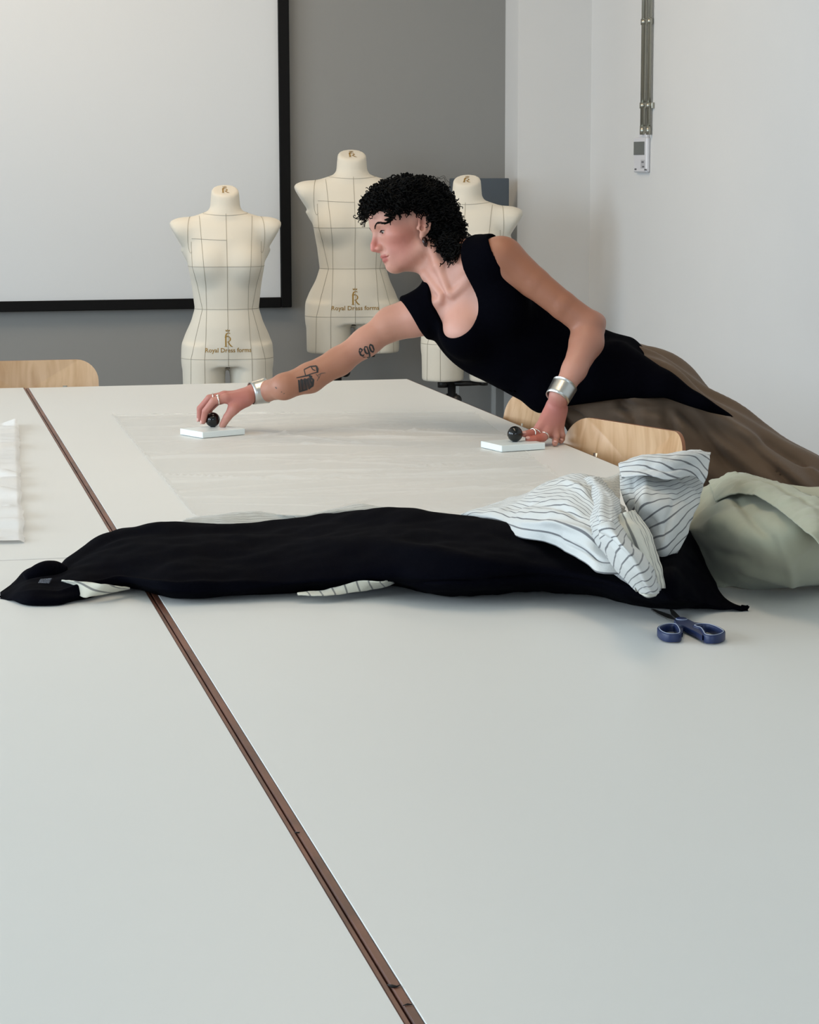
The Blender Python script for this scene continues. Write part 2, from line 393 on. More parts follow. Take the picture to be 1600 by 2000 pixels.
# ================================================================== plywood chairs
def ply_mat(name, c1, c2):
    m = bpy.data.materials.new(name); m.use_nodes = True; nt = m.node_tree; N = nt.nodes; L = nt.links; b = N['Principled BSDF']
    tc = N.new('ShaderNodeTexCoord'); mp = N.new('ShaderNodeMapping'); mp.inputs['Scale'].default_value = (22, 22, 2.2); L.new(tc.outputs['Object'], mp.inputs[0])
    n = N.new('ShaderNodeTexNoise'); n.inputs['Scale'].default_value = 1.6; n.inputs['Detail'].default_value = 5; n.inputs['Distortion'].default_value = .7; L.new(mp.outputs[0], n.inputs['Vector'])
    cr = N.new('ShaderNodeValToRGB'); cr.color_ramp.elements[0].position = .33; cr.color_ramp.elements[0].color = lin(c2); cr.color_ramp.elements[1].position = .6; cr.color_ramp.elements[1].color = lin(c1)
    L.new(n.outputs['Fac'], cr.inputs[0]); L.new(cr.outputs[0], b.inputs['Base Color']); b.inputs['Roughness'].default_value = .32; return m
m_ply = ply_mat('beech_plywood', 'd9b48c', 'c39a70'); m_plyedge = mat('plywood_edge', '8a5a3c', .5)
def chair(p_left, p_right, ztop, lab, hgt=.19):
    """backrest runs from p_left to p_right (xy), sitter faces the table side given by the left normal"""
    a = np.array([p_left[0], p_left[1], 0.]); b = np.array([p_right[0], p_right[1], 0.]); X = unit(b-a); c = (a+b)/2; Y = np.array([-X[1], X[0], 0]); Z = np.array([0, 0, 1.0]); w = np.linalg.norm(b-a)
    # Y points to the seat side
    t = thing('plywood_chair', lab, 'chair', (c[0], c[1], 0), 'plywood chairs around the tables')
    def loc(p): return c+X*p[0]+Y*p[1]+Z*p[2]
    # backrest: rounded rectangle grid bent about z and leaning
    out = rrect(w, hgt, .06, 8); n = len(out); V = []; zc = ztop-hgt/2
    rings = [1.0, .985, .9, .6, .3]
    def bend(x, z, off): return loc((x, .035*(1-(2*x/w)**2)*-1+.02+off-(z-zc)*.18*1, z))
    Fc = []
    for side, off in ((0, 0.0), (1, .009)):
        base = len(V)
        for r in rings:
            for q in out: V.append(bend(q[0]*r, zc+q[1]*r, off))
        V.append(bend(0, zc, off)); ctr = len(V)-1
        for k in range(len(rings)-1):
            for i in range(n):
                q = [base+k*n+i, base+k*n+(i+1) % n, base+(k+1)*n+(i+1) % n, base+(k+1)*n+i]; Fc.append(q if side else q[::-1])
        k = len(rings)-1
        for i in range(n):
            q = [base+k*n+i, base+k*n+(i+1) % n, ctr]; Fc.append(q if side else q[::-1])
    half = len(rings)*n+1
    back = obj('backrest', V, Fc, m_ply, t)
    EV = V[:n]+V[half:half+n]
    obj('plywood_edge', EV, [[i, (i+1) % n, n+(i+1) % n, n+i] for i in range(n)], m_plyedge, back)
    for sx in (-.065, .065):
        p = bend(sx, ztop-.046, .0); nrm = -Y
        obj('bolt', *tube([p-nrm*.002, p+nrm*.0035, p+nrm*.005], [.0062, .0062, .003], 14), m_steel, t)
    # seat
    sw, sd = .40, .38; so = rrect(sw, sd, .07, 8); n = len(so); V = []; Fc = []
    for off in (0, .010):
        base = len(V)
        for r in (1.0, .8, .5, .2):
            for q in so:
                y = q[1]*r+sd/2+.03; V.append(loc((q[0]*r, y, .445+off-.012*(1-(q[0]*r/(sw/2))**2)*(y > .1)-(.02*max(0, (y-.34)/.08)**2))))
        for k in range(3):
            for i in range(n):
                q = [base+k*n+i, base+k*n+(i+1) % n, base+(k+1)*n+(i+1) % n, base+(k+1)*n+i]; Fc.append(q if off else q[::-1])
        Fc.append([base+3*n+i for i in range(n)] if off else [base+3*n+i for i in range(n)][::-1])
    for i in range(n): Fc.append([i, (i+1) % n, 4*n+(i+1) % n, 4*n+i])
    obj('seat', V, Fc, m_ply, t)
    for sx in (-1, 1):
        x = sx*.165
        obj('leg', *tube([loc(q) for q in catmull([(x*1.1, -.06, .012), (x, .02, .25), (x, .06, .42), (x, .10, .438)], 14)], .011, 12), m_steel, t)
        obj('leg', *tube([loc(q) for q in catmull([(x*1.1, .40, .012), (x, .37, .25), (x, .345, .40), (x, .30, .433)], 14)], .011, 12), m_steel, t)
        obj('back_support', *tube([loc(q) for q in catmull([(sx*.12, .12, .433), (sx*.12, .03, .45), (sx*.12, .005, .52), (sx*.12, -.004, zc+.02)], 14)], .009, 12), m_steel, t)
    obj('seat_frame', *merge([tube([loc((-.165, y, .434)), loc((.165, y, .434))], .009, 10) for y in (.10, .30)]+[tube([loc((s*.12, .1, .434)), loc((s*.12, .30, .434))], .009, 10) for s in (-1, 1)]), m_steel, t)
    for q in ((-.18, -.06), (.18, -.06), (-.18, .40), (.18, .40)): obj('foot_cap', *cyl(loc((q[0], q[1], 0)), loc((q[0], q[1], .02)), .013, 12), m_black, t)
    return t
chair((1.615, 4.44), (1.478, 4.84), .80, 'plywood chair right of the table, nearer the camera, behind the striped cloth')
chair((1.527, 5.03), (1.502, 5.43), .80, 'plywood chair tucked in under the leaning woman, half hidden by her top')
chair((.57, 6.60), (.14, 6.60), .80, 'plywood chair at the far left end of the tables')
# ================================================================== dress forms
m_form = mat('cream_jersey', 'dbd4c5', 0.85, bump=(500, .12, 2), sheen=.15); m_seam = mat('grey_seam_thread', 'a09a8c', .9); m_gold = mat('gold_print', 'a07c33', .5, metal=.2)
m_cap = mat('cream_cap', 'd8d0c0', .7)
FS = .00205
def form_ops():
    # local: x right, y towards the back (front = -y), z up from the cut of the thighs
    zs = [.12, .16, .20, .27, .342, .42, .506, .56, .61, .655, .678, .698, .716]
    aw = [.168, .172, .171, .150, .128, .137, .151, .155, .164, .182, .165, .120, .065]
    bd = [.108, .112, .115, .105, .090, .096, .108, .100, .092, .076, .066, .060, .054]
    yc = [.010, .009, .008, .000, -.004, -.006, -.006, -.004, .0, .006, .010, .012, .014]
    def f(P):
        z = np.clip(P[..., 2], zs[0], zs[-1]); a = np.interp(z, zs, aw); b = np.interp(z, zs, bd); c = np.interp(z, zs, yc)
        q = np.sqrt((P[..., 0]/a)**2+((P[..., 1]-c)/b)**2); d = (q-1)*np.minimum(a, b)*.95
        dz = np.maximum(P[..., 2]-zs[-1], zs[0]-P[..., 2]); return np.where(dz > 0, np.sqrt(np.maximum(d, 0)**2+dz**2)+np.minimum(d, 0)*0, d)
    ops = [('u', (f, np.array([-.24, -.2, .12]), np.array([.24, .2, .74])), 0)]
    for s in (-1, 1):
        ops.append(('u', ellip((s*.172, .012, .640), (.062, .052, .040)), .04))
        ops.append(('u', capsule((s*.175, .012, .635), (s*.140, .010, .57), .038, .028), .04))
        ops.append(('u', ellip((s*.072, -.068, .512), (.058, .052, .056)), .05))
        ops.append(('u', ellip((s*.075, .055, .19), (.085, .070, .085)), .06))
        def leg(P, s=s):
            z = P[..., 2]; r = np.interp(z, [0, .14, .22], [.0835, .0865, .074]); c = np.interp(z, [0, .16], [.0955, .0945])
            return (np.sqrt((P[..., 0]-s*c)**2+((P[..., 1]-.008)/1.22)**2)-r)
        ops.append(('u', (lambda P, leg=leg: smax(leg(P), np.maximum(P[..., 2]-.20, -P[..., 2]), .008), np.array([-.2, -.13, -.01]), np.array([.2, .14, .22])), .022))
    ops.append(('u', capsule((0, .014, .70), (0, .010, .80), .062, .054), .022))
    ops.append(('i', (lambda P: (P[..., 2]-.797+(P[..., 1]-.01)*-.42)*.92, None, None), .010))
    ops.append(('i', (lambda P: .82*(np.abs(P[..., 0])-np.interp(P[..., 2], [0, .50, .575, .66, .9], [.4, .32, .172, .222, .36])), None, None), .014))
    return ops
FV, FQ = sdf_mesh(form_ops(), (-.26, -.2, -.02), (.26, .2, .83), .0055, 2)
FB = bvh(FV, FQ)
def front(x, z, off=.0008):
    for e in (0, 3e-4, -3e-4, 6e-4):
        h, nrm, i, d = FB.ray_cast(Vector((x+e, -1, z+e*.7)), Vector((0, 1, 0)))
        if h is not None: break
    return None if h is None else np.array(h+nrm*off*(1 if nrm.y < 0 else -1))
def back(x, z, off=.0008):
    h, nrm, i, d = FB.ray_cast(Vector((x, 1, z)), Vector((0, -1, 0)))
    return None if h is None else np.array(h+nrm*off*(1 if nrm.y > 0 else -1))
def ringz(z0, fz=lambda a: 0, c=(0, .01)):
    out = []
    for k in range(96):
        a = 2*math.pi*k/96; d = Vector((math.cos(a), math.sin(a), 0)); z = z0+fz(a)
        h, nrm, i, dd = FB.ray_cast(Vector((c[0], c[1], z))+d*.5, -d)
        if h is not None: out.append(np.array(h)+np.array(d)*.0006)
    return np.array(out)
def seam_paths():
    S = []
    for z in (.506, .342, .150): S.append((ringz(z), True))
    S.append((ringz(.712, lambda a: .010*math.sin(a)-.003, (0, .015)), True))
    def col(xs, zs, fn, n=90):
        z = np.linspace(zs[0], zs[-1], n); x = np.interp(z, zs, xs); p = [fn(a, b) for a, b in zip(x, z)]; return [q for q in p if q is not None]
    S.append((col([0, 0], [.09, .706], front), False))
    for s in (-1, 1):
        S.append((col([s*.094, s*.094, s*.088, s*.082, s*.084, s*.092, s*.098, s*.104], [.004, .15, .22, .342, .43, .506, .60, .697], front), False))
        S.append((col([s*.150, s*.147, s*.125, s*.098, s*.118, s*.136, s*.138], [.004, .15, .24, .342, .44, .506, .60], front), False))
        S.append((col([s*.09, s*.08, s*.09, s*.1], [.004, .342, .5, .69], back), False))
        q = []
        for k in range(40):      # armhole
            a = math.radians(92-k*5.2); p = front(s*(.148-.0+.012*math.cos(a)-.008), .625+.068*math.sin(a));
            if p is not None: q.append(p)
        S.append((q, False))
    S.append(([front(x, .609-.003*math.cos(x*20)) for x in np.linspace(-.136, 0, 40)], False))
    S.append((col([0, 0], [.01+.1, .70], back), False))
    return S
SEAMS = [(p, c) for p, c in seam_paths() if len(p) > 4]
def stroke_mesh(strokes, place, step):
    parts = []
    for P, w in strokes:
        V, Fc = ribbon2(P, w, step); W3 = [place(*p) for p in V]; parts.append((W3, Fc))
    V, Fc = merge(parts); return V, Fc
# the monogram: a swash R under a small crown, unit height 1, x to the right, y up
def arc(cx, cy, rx, ry, a0, a1, n=10): return [(cx+rx*math.cos(math.radians(a0+(a1-a0)*i/n)), cy+ry*math.sin(math.radians(a0+(a1-a0)*i/n))) for i in range(n+1)]
LOGO = [([(-.14, .0), (-.14, .62), (-.10, .74), (.0, .80), (.10, .78), (.12, .74)], [.085, .085, .075, .05, .04, .02]),
        ([(-.22, .008), (-.05, .008)], .03), (arc(-.06, .44, .19, .17, 100, -90, 14), [.03]+[.05]*5+[.075]*4+[.05]*4+[.03]),
        ([(-.06, .27), (.02, .26), (.09, .12), (.17, .03), (.26, .0)], [.03, .05, .07, .07, .03]), ([(-.20, .55), (-.05, .58), (.03, .61)], .03),
        ([(-.13, .90), (.09, .90)], .035), ([(-.12, .90), (-.14, .97), (-.06, .92), (-.02, 1.0), (.03, .92), (.10, .97), (.08, .90)], .03)]
def text_mesh(s, size):
    cu = bpy.data.curves.new('t', 'FONT'); cu.body = s; cu.size = size; cu.align_x = 'CENTER'; cu.resolution_u = 2; cu.offset = .0003
    o = bpy.data.objects.new('t', cu); COL.objects.link(o); bpy.context.view_layer.update()
    me = bpy.data.meshes.new_from_object(o.evaluated_get(bpy.context.evaluated_depsgraph_get()))
    V = np.array([v.co for v in me.vertices]); Fc = [list(p.vertices) for p in me.polygons]
    bpy.data.objects.remove(o); bpy.data.curves.remove(cu); bpy.data.meshes.remove(me); return V, Fc
def dress_form(cx, cy, zb, sx, rot, lab):
    """cx, cy axis of the form, zb height of the thigh cut"""
    ca, sa = math.cos(rot), math.sin(rot)
    def T(P):
        P = np.asarray(P, float); x = P[:, 0]*sx; y = P[:, 1]*sx; return np.stack([cx+x*ca-y*sa, cy+x*sa+y*ca, zb+P[:, 2]], 1)
    t = thing('dress_form', lab, 'mannequin', (cx, cy, 0), 'cream dress forms along the grey wall')
    body = obj('torso', T(FV), FQ, m_form, t)
    for p, c in SEAMS: obj('seam', *tube(T(np.array(p)), .0008, 4, caps=False, closed=c), m_seam, body)
    zc = .447-.21
    V, Fc = stroke_mesh(LOGO, lambda x, y: front(x*.066, .2+y*.066), .012); obj('monogram', T(V), Fc, m_gold, body)
    V, Fc = text_mesh('Royal Dress forms', .0245); W3 = []
    for p in V:
        W3.append(front(p[0], .178+p[1]))
    obj('lettering', T(np.array(W3)), Fc, m_gold, body, smooth=False)
    V, Fc = stroke_mesh(LOGO, lambda x, y: np.array((x*.062, -.020+y*.056, .7982+.42*(-.020+y*.056-.01))), .012); obj('monogram', T(V), Fc, m_gold, body)
    # stand: pole from the thigh, clamp, knob, five-star foot on castors
    def Q(*p): return T(np.array([p]))[0]
    def Qw(x, y, z): q = Q(x, y, 0); q[2] = z; return q
    obj('clamp_bar', *tube([Q(-.112, .012, -.012), Q(-.02, .012, -.014), Q(.085, .012, -.010)], [.011, .011, .009], 10), m_black, t)
    obj('clamp_block', *cyl(Q(-.095, .012, -.03), Q(-.095, .012, 0), .022, 14), m_black, t)
    obj('clamp_block', *cyl(Q(.07, .012, -.02), Q(.07, .012, 0), .016, 12), m_black, t)
    obj('pole', *cyl(Qw(-.06, .012, .10), Q(-.06, .012, -.01), .0165, 16), m_black, t)
    obj('height_knob', *merge([cyl(Q(-.06, -.004, -.075), Q(-.06, -.035, -.075), .006, 8), sphere(Q(-.035, -.04, -.075), .022, 10, 14), cyl(Q(-.06, .012, -.10), Q(-.06, .012, -.055), .022, 14), cyl(Q(-.06, -.01, -.075), Q(-.035, -.035, -.075), .008, 8)]), m_black, t)
    for k in range(5):
        a = 2*math.pi*k/5+.3; d = np.array([math.cos(a), math.sin(a), 0]); c = Qw(-.06, .012, .09); c0 = Qw(-.06, .012, .12)
        f_ = obj('base_leg', *tube([c0, c+d*.12+[0, 0, .0], c+d*.21-[0, 0, .03]], [.014, .012, .010], 8), m_black, t)
        w = c+d*.21; w[2] = .026; n_ = np.array([-d[1], d[0], 0]); obj('castor', *cyl(w-n_*.01, w+n_*.01, .026, 16), m_black, f_)
    return t
for (u, v0, sx, rot, Y, lab) in ((445.5, 773, .97, 0, 8.70, 'lower cream dress form at the left, in front of the black screen corner'),
                                 (690, 688, 1.05, 0, 8.98, 'tall cream dress form in the middle, partly behind the curly black hair'),
                                 (911, 743, 1.0, math.radians(-14), 8.72, 'cream dress form at the right, half hidden behind the woman\'s shoulder')):
    q = atY(u, v0, Y); dress_form(q[0], Y, q[2], sx, rot-.11, lab)
# ================================================================== the woman
def CAx(r, u, t): return unit(R_*r+U_*u+T_*t)          # direction from right / up / towards-viewer components
H1 = at(415.5, 820, .0315); D1 = px(H1)[2]               # centre of the far black knob
H2 = at(1006, 848, .0315); D2 = px(H2)[2]
m_skin = mat('skin', 'c99a86', .48, spec=.35, sss=.12, attr='Col', bump=(260, .10, 3))
LS, RS = pt(972, 503, 5.12), pt(832, 612, 5.27)
s_ = unit(RS-LS); a_ = CAx(-.55, .80, .10); a_ = unit(a_-s_*(a_@s_)); n_ = np.cross(a_, s_); CH = np.array([s_, n_, a_])   # chest frame: her right, front, up
# head frame: rows = towards her left ear, face, crown
hp, hy = math.radians(11), math.radians(15)
_f = np.array([-math.cos(hp), -math.sin(hp), 0]); _u = np.array([-math.sin(hp), math.cos(hp), 0]); _t = np.array([0, 0, 1.0])
hf = _f*math.cos(hy)+_t*math.sin(hy); hx = _t*math.cos(hy)-_f*math.sin(hy)
HD = np.array([R_*a[0]+U_*a[1]+T_*a[2] for a in (hx, hf, _u)]); HO = pt(803, 450, 5.28)
def hd(x, y, z): return HO+np.array([x, y, z])@HD
def hell(c, r): return ellip(hd(*c), r, HD)
def hcap(a, b, ra, rb=None): return capsule(hd(*a), hd(*b), ra, ra if rb is None else rb)
B = []
# ---- torso
WA = pt(1078, 700, 5.30); PE = pt(1235, 766, 5.33)
ax_t = unit(pt(925, 600, 5.27)-PE)
def fr(ax, side): ax = unit(ax); side = unit(side-ax*(side@ax)); return np.array([side, np.cross(ax, side), ax])
F2 = fr(ax_t, s_*.5+CAx(-.5, -.75, -.3)*.5); F3 = fr(unit(pt(1075, 700, 5.28)-PE), CAx(-.45, -.8, -.35))
TOR = [('u', ellip(pt(938, 612, 5.27), (.120, .088, .135), CH), 0),
       ('u', ellip(pt(905, 562, 5.265), (.112, .056, .070), CH), .04),
       ('u', ellip(pt(990, 652, 5.28), (.112, .086, .15), F2), .05),
       ('u', ellip(WA, (.098, .080, .14), F2), .06),
       ('u', ellip(pt(1160, 740, 5.32), (.106, .086, .13), F3), .06),
       ('u', ellip(pt(1235, 776, 5.33), (.112, .10, .12), F3), .06),
       ('u', ellip(pt(908, 652, 5.195), (.050, .045, .050), CH), .04),
       ('u', ellip(pt(985, 603, 5.165), (.050, .042, .050), CH), .04)]
B += TOR
# ---- shoulders and neck
sh = [('u', capsule(LS, pt(912, 528, 5.24), .043, .048), .04), ('u', capsule(RS, pt(885, 580, 5.265), .036, .042), .04),
      ('u', capsule(pt(945, 495, 5.22), pt(885, 500, 5.27), .030, .038), .04)]
B += sh
NB = pt(880, 548, 5.25)
neck = [('u', capsule(NB, hd(-.0, -.026, -.045), .041, .038), .03), ('u', capsule(pt(888, 528, 5.26), hd(0, -.045, -.02), .040, .040), .025)]
B += neck
# sternomastoids and collar bones
for e, st in ((hd(.050, -.024, -.030), pt(877, 573, 5.192)), (hd(-.02, .004, -.055), pt(862, 576, 5.205))):
    B.append(('u', capsule(e, e+(st-e)*.5, .012, .0110), .016)); B.append(('u', capsule(e+(st-e)*.5, st, .0110, .0070), .008))
B.append(('u', capsule(pt(884, 577, 5.190), pt(914, 548, 5.176), .0068, .0072), .012)); B.append(('u', capsule(pt(914, 548, 5.172), pt(952, 506, 5.16), .0078, .009), .010))
B.append(('u', capsule(pt(860, 588, 5.205), pt(822, 600, 5.275), .0065, .006), .014))
# ---- left arm (propped)
EL = pt(1155, 641, 5.11); WL = pt(1093, 772, 5.02)
chain(B, [pt(986, 506, 5.12), pt(1045, 553, 5.11), pt(1100, 597, 5.10), pt(1146, 632, 5.10)], [.045, .0350, .0320, .033], .03, .006)
B.append(('u', capsule(pt(1166, 630, 5.12), pt(1162, 645, 5.12), .021, .022), .02))
chain(B, [pt(1150, 640, 5.10), pt(1146, 668, 5.09), pt(1122, 722, 5.05), WL], [.0335, .0375, .0270, .0205], .015, .012)
# ---- right arm (reaching)
WRr = pt(500, 766, D1+.015)
chain(B, [RS, pt(800, 622, 5.285), pt(765, 632, 5.29), pt(715, 668, 5.285), pt(662, 706, 5.27)], [.042, .041, .037, .0310, .0315], .035, .02)
chain(B, [pt(662, 706, 5.27), pt(605, 738, 5.25), pt(555, 755, 5.22), pt(520, 764, D1+.02), WRr], [.0315, .0338, .0290, .0232, .0198], .015, .012)
# ---- right hand over the far knob
def P1(u, v, dd): return pt(u, v, D1+dd)
Hf = fr(P1(440, 778, .01)-P1(495, 768, .01), T_)
B.append(('u', capsule(WRr, P1(478, 775, .012), .0195, .019), .012))
for (u, v, dd), (u2, v2, d2), r1, r2 in (((482, 775, -.004), (441, 778, -.022), .0155, .0110), ((484, 773, .012), (438, 773, .000), .0150, .0110), ((484, 774, .026), (440, 774, .022), .0150, .0105), ((482, 778, .036), (446, 779, .042), .0140, .0098)):
    B.append(('u', capsule(P1(u, v, dd), P1(u2, v2, d2), r1, r2), .012))
FING1 = [[(441, 778, -.022), (417, 783, -.030), (401, 803, -.020), (397, 823, -.006)], [(438, 773, .0), (409, 778, -.004), (391, 798, .0), (390, 818, .008)],
         [(440, 774, .022), (414, 780, .022), (399, 798, .024), (400, 815, .022)], [(446, 779, .042), (424, 786, .045), (410, 800, .044), (409, 815, .038)]]
for i, fg in enumerate(FING1):
    rr = [.0102, .0088, .0078, .0068]; rr = [x*(1, 1.02, .98, .85)[i] for x in rr]
    chain(B, [P1(*q) for q in fg], rr, .006, .0015)
B.append(('u', capsule(P1(478, 782, -.004), P1(456, 799, -.022), .0155, .0125), .014))
chain(B, [P1(456, 799, -.022), P1(444, 815, -.020), P1(435, 830, -.006)], [.0122, .0098, .0082], .006, .002)
# ---- left hand by the near knob
def P2(u, v, dd): return pt(u, v, D2+dd)
print('D', D1, D2)
B.append(('u', capsule(WL, P2(1087, 800, .075), .0205, .0215), .012))
for (u, v, dd), (u2, v2, d2), r1, r2 in (((1080, 792, .075), (1055, 835, .050), .014, .0115), ((1086, 794, .075), (1069, 842, .050), .0145, .0115), ((1091, 796, .078), (1082, 845, .060), .0145, .0110), ((1096, 798, .085), (1093, 842, .075), .0130, .0100)):
    B.append(('u', capsule(P2(u, v, dd), P2(u2, v2, d2), r1, r2), .012))
tipm = at(1084, 866, .0075); tipl = at(1096, 862, .0075)
def rel(p): q = px(p); return (q[0], q[1], q[2]-D2)
FING2 = [[(1055, 835, .050), (1047, 846, .036), (1034, 846, .024), (1024, 848, .016)], [(1069, 842, .050), (1061, 855, .034), (1045, 857, .018), (1032, 858, .014)],
         [(1082, 845, .060), (1086, 853, .054), (1085, 860, .066), rel(tipm)], [(1093, 842, .075), (1098, 850, .070), (1098, 857, .085), rel(tipl)]]
for i, fg in enumerate(FING2):
    rr = [.0102, .0090, .0080, .0068]; rr = [x*(1, 1.0, .95, .85)[i] for x in rr]
    chain(B, [P2(*q) for q in fg], rr, .006, .0015)
chain(B, [P2(1074, 812, .070), P2(1057, 832, .074), P2(1046, 842, .060), P2(1036, 845, .044)], [.0140, .0108, .0092, .008], .012, .002)
# ---- head
hs = [('u', hell((0, -.010, .038), (.071, .090, .070)), .02), ('u', hell((0, .048, .040), (.058, .043, .050)), .03),
      ('u', hell((0, .030, -.020), (.053, .048, .062)), .03),
      ('u', hcap((.046, -.004, -.048), (.014, .052, -.073), .0155, .0115), .018), ('u', hcap((-.046, -.004, -.048), (-.014, .052, -.073), .0155, .0115), .018),
      ('u', hcap((0, .045, -.072), (0, .005, -.060), .014, .030), .03),
      ('u', hell((0, .060, -.075), (.017, .0135, .0125)), .016),
      ('u', hell((.045, .050, -.010), (.018, .019, .013)), .025), ('u', hell((-.045, .050, -.010), (.018, .019, .013)), .025),
      ('u', hell((0, .064, -.048), (.024, .016, .020)), .02),
      ('u', hcap((-.036, .070, .022), (.036, .070, .022), .0115), .016), ('u', hell((0, .078, .024), (.020, .013, .012)), .014)]
for s in (1, -1):
    hs += [('s', hell((s*.0305, .094, .006), (.018, .018, .011)), .010),
           ('u', hell((s*.0305, .0665, .0065), (.0140, .0135, .0128)), .003)]
hs += [('u', hcap((0, .0815, .014), (0, .0965, -.020), .0058, .0066), .010), ('u', hcap((0, .0965, -.020), (0, .0985, -.0285), .0066, .0064), .004), ('u', hcap((0, .0985, -.0285), (0, .088, -.036), .0058, .0045), .004),
       ('u', hcap((0, .070, .002), (0, .076, -.026), .0100, .0125), .008),
       ('u', hell((.0110, .0860, -.0305), (.0062, .0098, .0066)), .005), ('u', hell((-.0110, .0860, -.0305), (.0062, .0098, .0066)), .005),
       ('s', hell((.0068, .0890, -.0378), (.0034, .0062, .0034)), .002), ('s', hell((-.0068, .0890, -.0378), (.0034, .0062, .0034)), .002),
       ('s', hcap((.0205, .0815, -.028), (.0215, .077, -.038), .0012, .0018), .006),
       # lips
       ('u', hcap((.021, .0685, -.0530), (.005, .0800, -.0500), .0022, .0040), .005), ('u', hcap((-.021, .0685, -.0530), (-.005, .0800, -.0500), .0022, .0040), .005),
       ('u', hcap((.017, .0680, -.0575), (.0, .0760, -.0612), .0026, .0052), .005), ('u', hcap((-.017, .0680, -.0575), (.0, .0760, -.0612), .0026, .0052), .005),
       ('s', hcap((.024, .071, -.0535), (.0, .0855, -.0552), .0014, .0017), .0025), ('s', hcap((-.024, .071, -.0535), (.0, .0855, -.0552), .0014, .0017), .0025),
       ('s', hell((0, .0815, -.0690), (.016, .007, .0045)), .008), ('s', hell((0, .0930, -.045), (.0026, .006, .004)), .004)]
# eye openings, she looks down: a slit under the upper lid
for s in (1, -1): hs.append(('s', hell((s*.0305, .0815, .0022), (.0120, .0105, .0021)), .0010))
# ears
for s in (1, -1):
    EA = np.array([unit([1*s, -.25, .0]), unit([.25*s*s*1, 1, .25]), unit([0, -.25, 1])]); EW = EA@HD
    hs += [('u', ellip(hd(s*.074, -.012, .001), (.0075, .0155, .027), EW), .006), ('u', ellip(hd(s*.072, -.003, -.026), (.0055, .0075, .010), EW), .006),
           ('s', ellip(hd(s*.084, -.009, .006), (.0075, .0085, .0150), EW), .004), ('s', ellip(hd(s*.080, -.004, -.009), (.0080, .0055, .0065), EW), .003),
           ('u', ellip(hd(s*.073, .004, -.006), (.0045, .0035, .0055), EW), .003)]
    rim = [hd(s*(.078+.003*math.sin(a)), -.012+.0145*math.cos(a)-.002*math.sin(a), .003+.0245*math.sin(a)) for a in np.radians(np.arange(40, 281, 30))]
    chain(hs, rim, [.0026]*len(rim), .003, .001)
B += hs
# ---- legs inside the trousers down to the ankles (kept in one surface with the body)
KL, AL = pt(1545, 1005, 5.18), pt(1640, 1360, 5.15); HLq = pt(1285, 815, 5.28)
HRq = pt(1235, 810, 5.34); KR = pt(1225, 1060, 5.28); AR = pt(1255, 1430, 5.30)
B.append(('u', capsule(HLq, KL, .062, .050), .03)); B.append(('u', capsule(KL, AL, .055, .036), .02))
B.append(('u', capsule(HRq, KR, .062, .050), .03)); B.append(('u', capsule(KR, AR, .055, .036), .02))
allb = np.array([[lo, hi] for _, (f, lo, hi), k in B])
BV, BQ = sdf_mesh(B, allb[:, 0].min(0)-.03, allb[:, 1].max(0)+.03, .0017, 1)
print('body verts', len(BV))
# ---- skin colour: tan arms, paler chest, red cheeks, nose, knuckles and lips
def blob(c, r, pw=1.0): return np.clip(1-np.linalg.norm(BV-np.asarray(c), axis=1)/r, 0, 1)**pw
base = np.tile(np.array(lin('c28f7e')[:3]), (len(BV), 1))
def tint(w, hexc): 
    global base
    base = base*(1-w[:, None])+np.array(lin(hexc)[:3])*w[:, None]
tint(np.clip(blob(pt(1040, 550, 5.13), .22)*2.2, 0, 1)*.85, '8f5c42'); tint(np.clip(blob(pt(1130, 680, 5.15), .16)*2, 0, 1)*.7, '9a6852')
tint(np.clip(blob(pt(600, 738, 5.25), .16)*2, 0, 1)*.75, '9d6c52'); tint(np.clip(blob(pt(735, 650, 5.29), .10)*2, 0, 1)*.5, 'b07f68')
tint(np.clip(blob(pt(900, 600, 5.14), .14)*1.6, 0, 1)*.7, 'd0a092')
for c in (P1(450, 790, 0), P1(405, 800, 0), P1(470, 775, 0)): tint(np.clip(blob(c, .06)*1.6, 0, 1)*.7, 'b06a62')
for c in (P2(1075, 815, .06), P2(1085, 790, .07), P2(1040, 850, .03)): tint(np.clip(blob(c, .06)*1.6, 0, 1)*.65, 'b5716a')
tint(np.clip(blob(P2(1045, 855, .02), .03)*1.8, 0, 1)*.6, 'b85a45')
tint(np.clip(blob(hd(.045, .045, -.012), .050)*1.5, 0, 1)*.5, 'bd6a60'); tint(np.clip(blob(hd(-.045, .045, -.012), .050)*1.5, 0, 1)*.5, 'bd6a60')
tint(np.clip(blob(hd(0, .1, -.022), .030)*1.5, 0, 1)*.55, 'c46a64'); tint(np.clip(blob(hd(.04, .05, -.05), .05)*1.4, 0, 1)*.4, 'c9837a')
loc_h = (BV-HO)@HD.T
lipd = np.abs(loc_h[:, 2]+.0560)/.0098; lw = np.clip(1-lipd**4, 0, 1)*np.clip(1-(np.abs(loc_h[:, 0])/.022)**4, 0, 1)*(loc_h[:, 1] > .068)
tint(np.clip(lw*2, 0, 1)*.8, 'a4524c')
for s in (1, -1):
    q = np.linalg.norm((loc_h-[s*.0305, .080, .004])/[.017, .02, .010], axis=1); tint(np.clip(1.2-q, 0, 1)*.5, '8f5a50')
    q = np.linalg.norm((loc_h-[s*.075, -.006, .006])/[.012, .012, .020], axis=1); tint(np.clip(1.2-q, 0, 1)*.5, 'a8584c')
woman = thing('person', 'woman with curly black hair in a black sleeveless top reaching across the work table', 'person', PE*[1, 1, 0])
body_o = obj('body', BV, BQ, m_skin, woman, col=np.concatenate([base, np.ones((len(BV), 1))], 1))
import bmesh
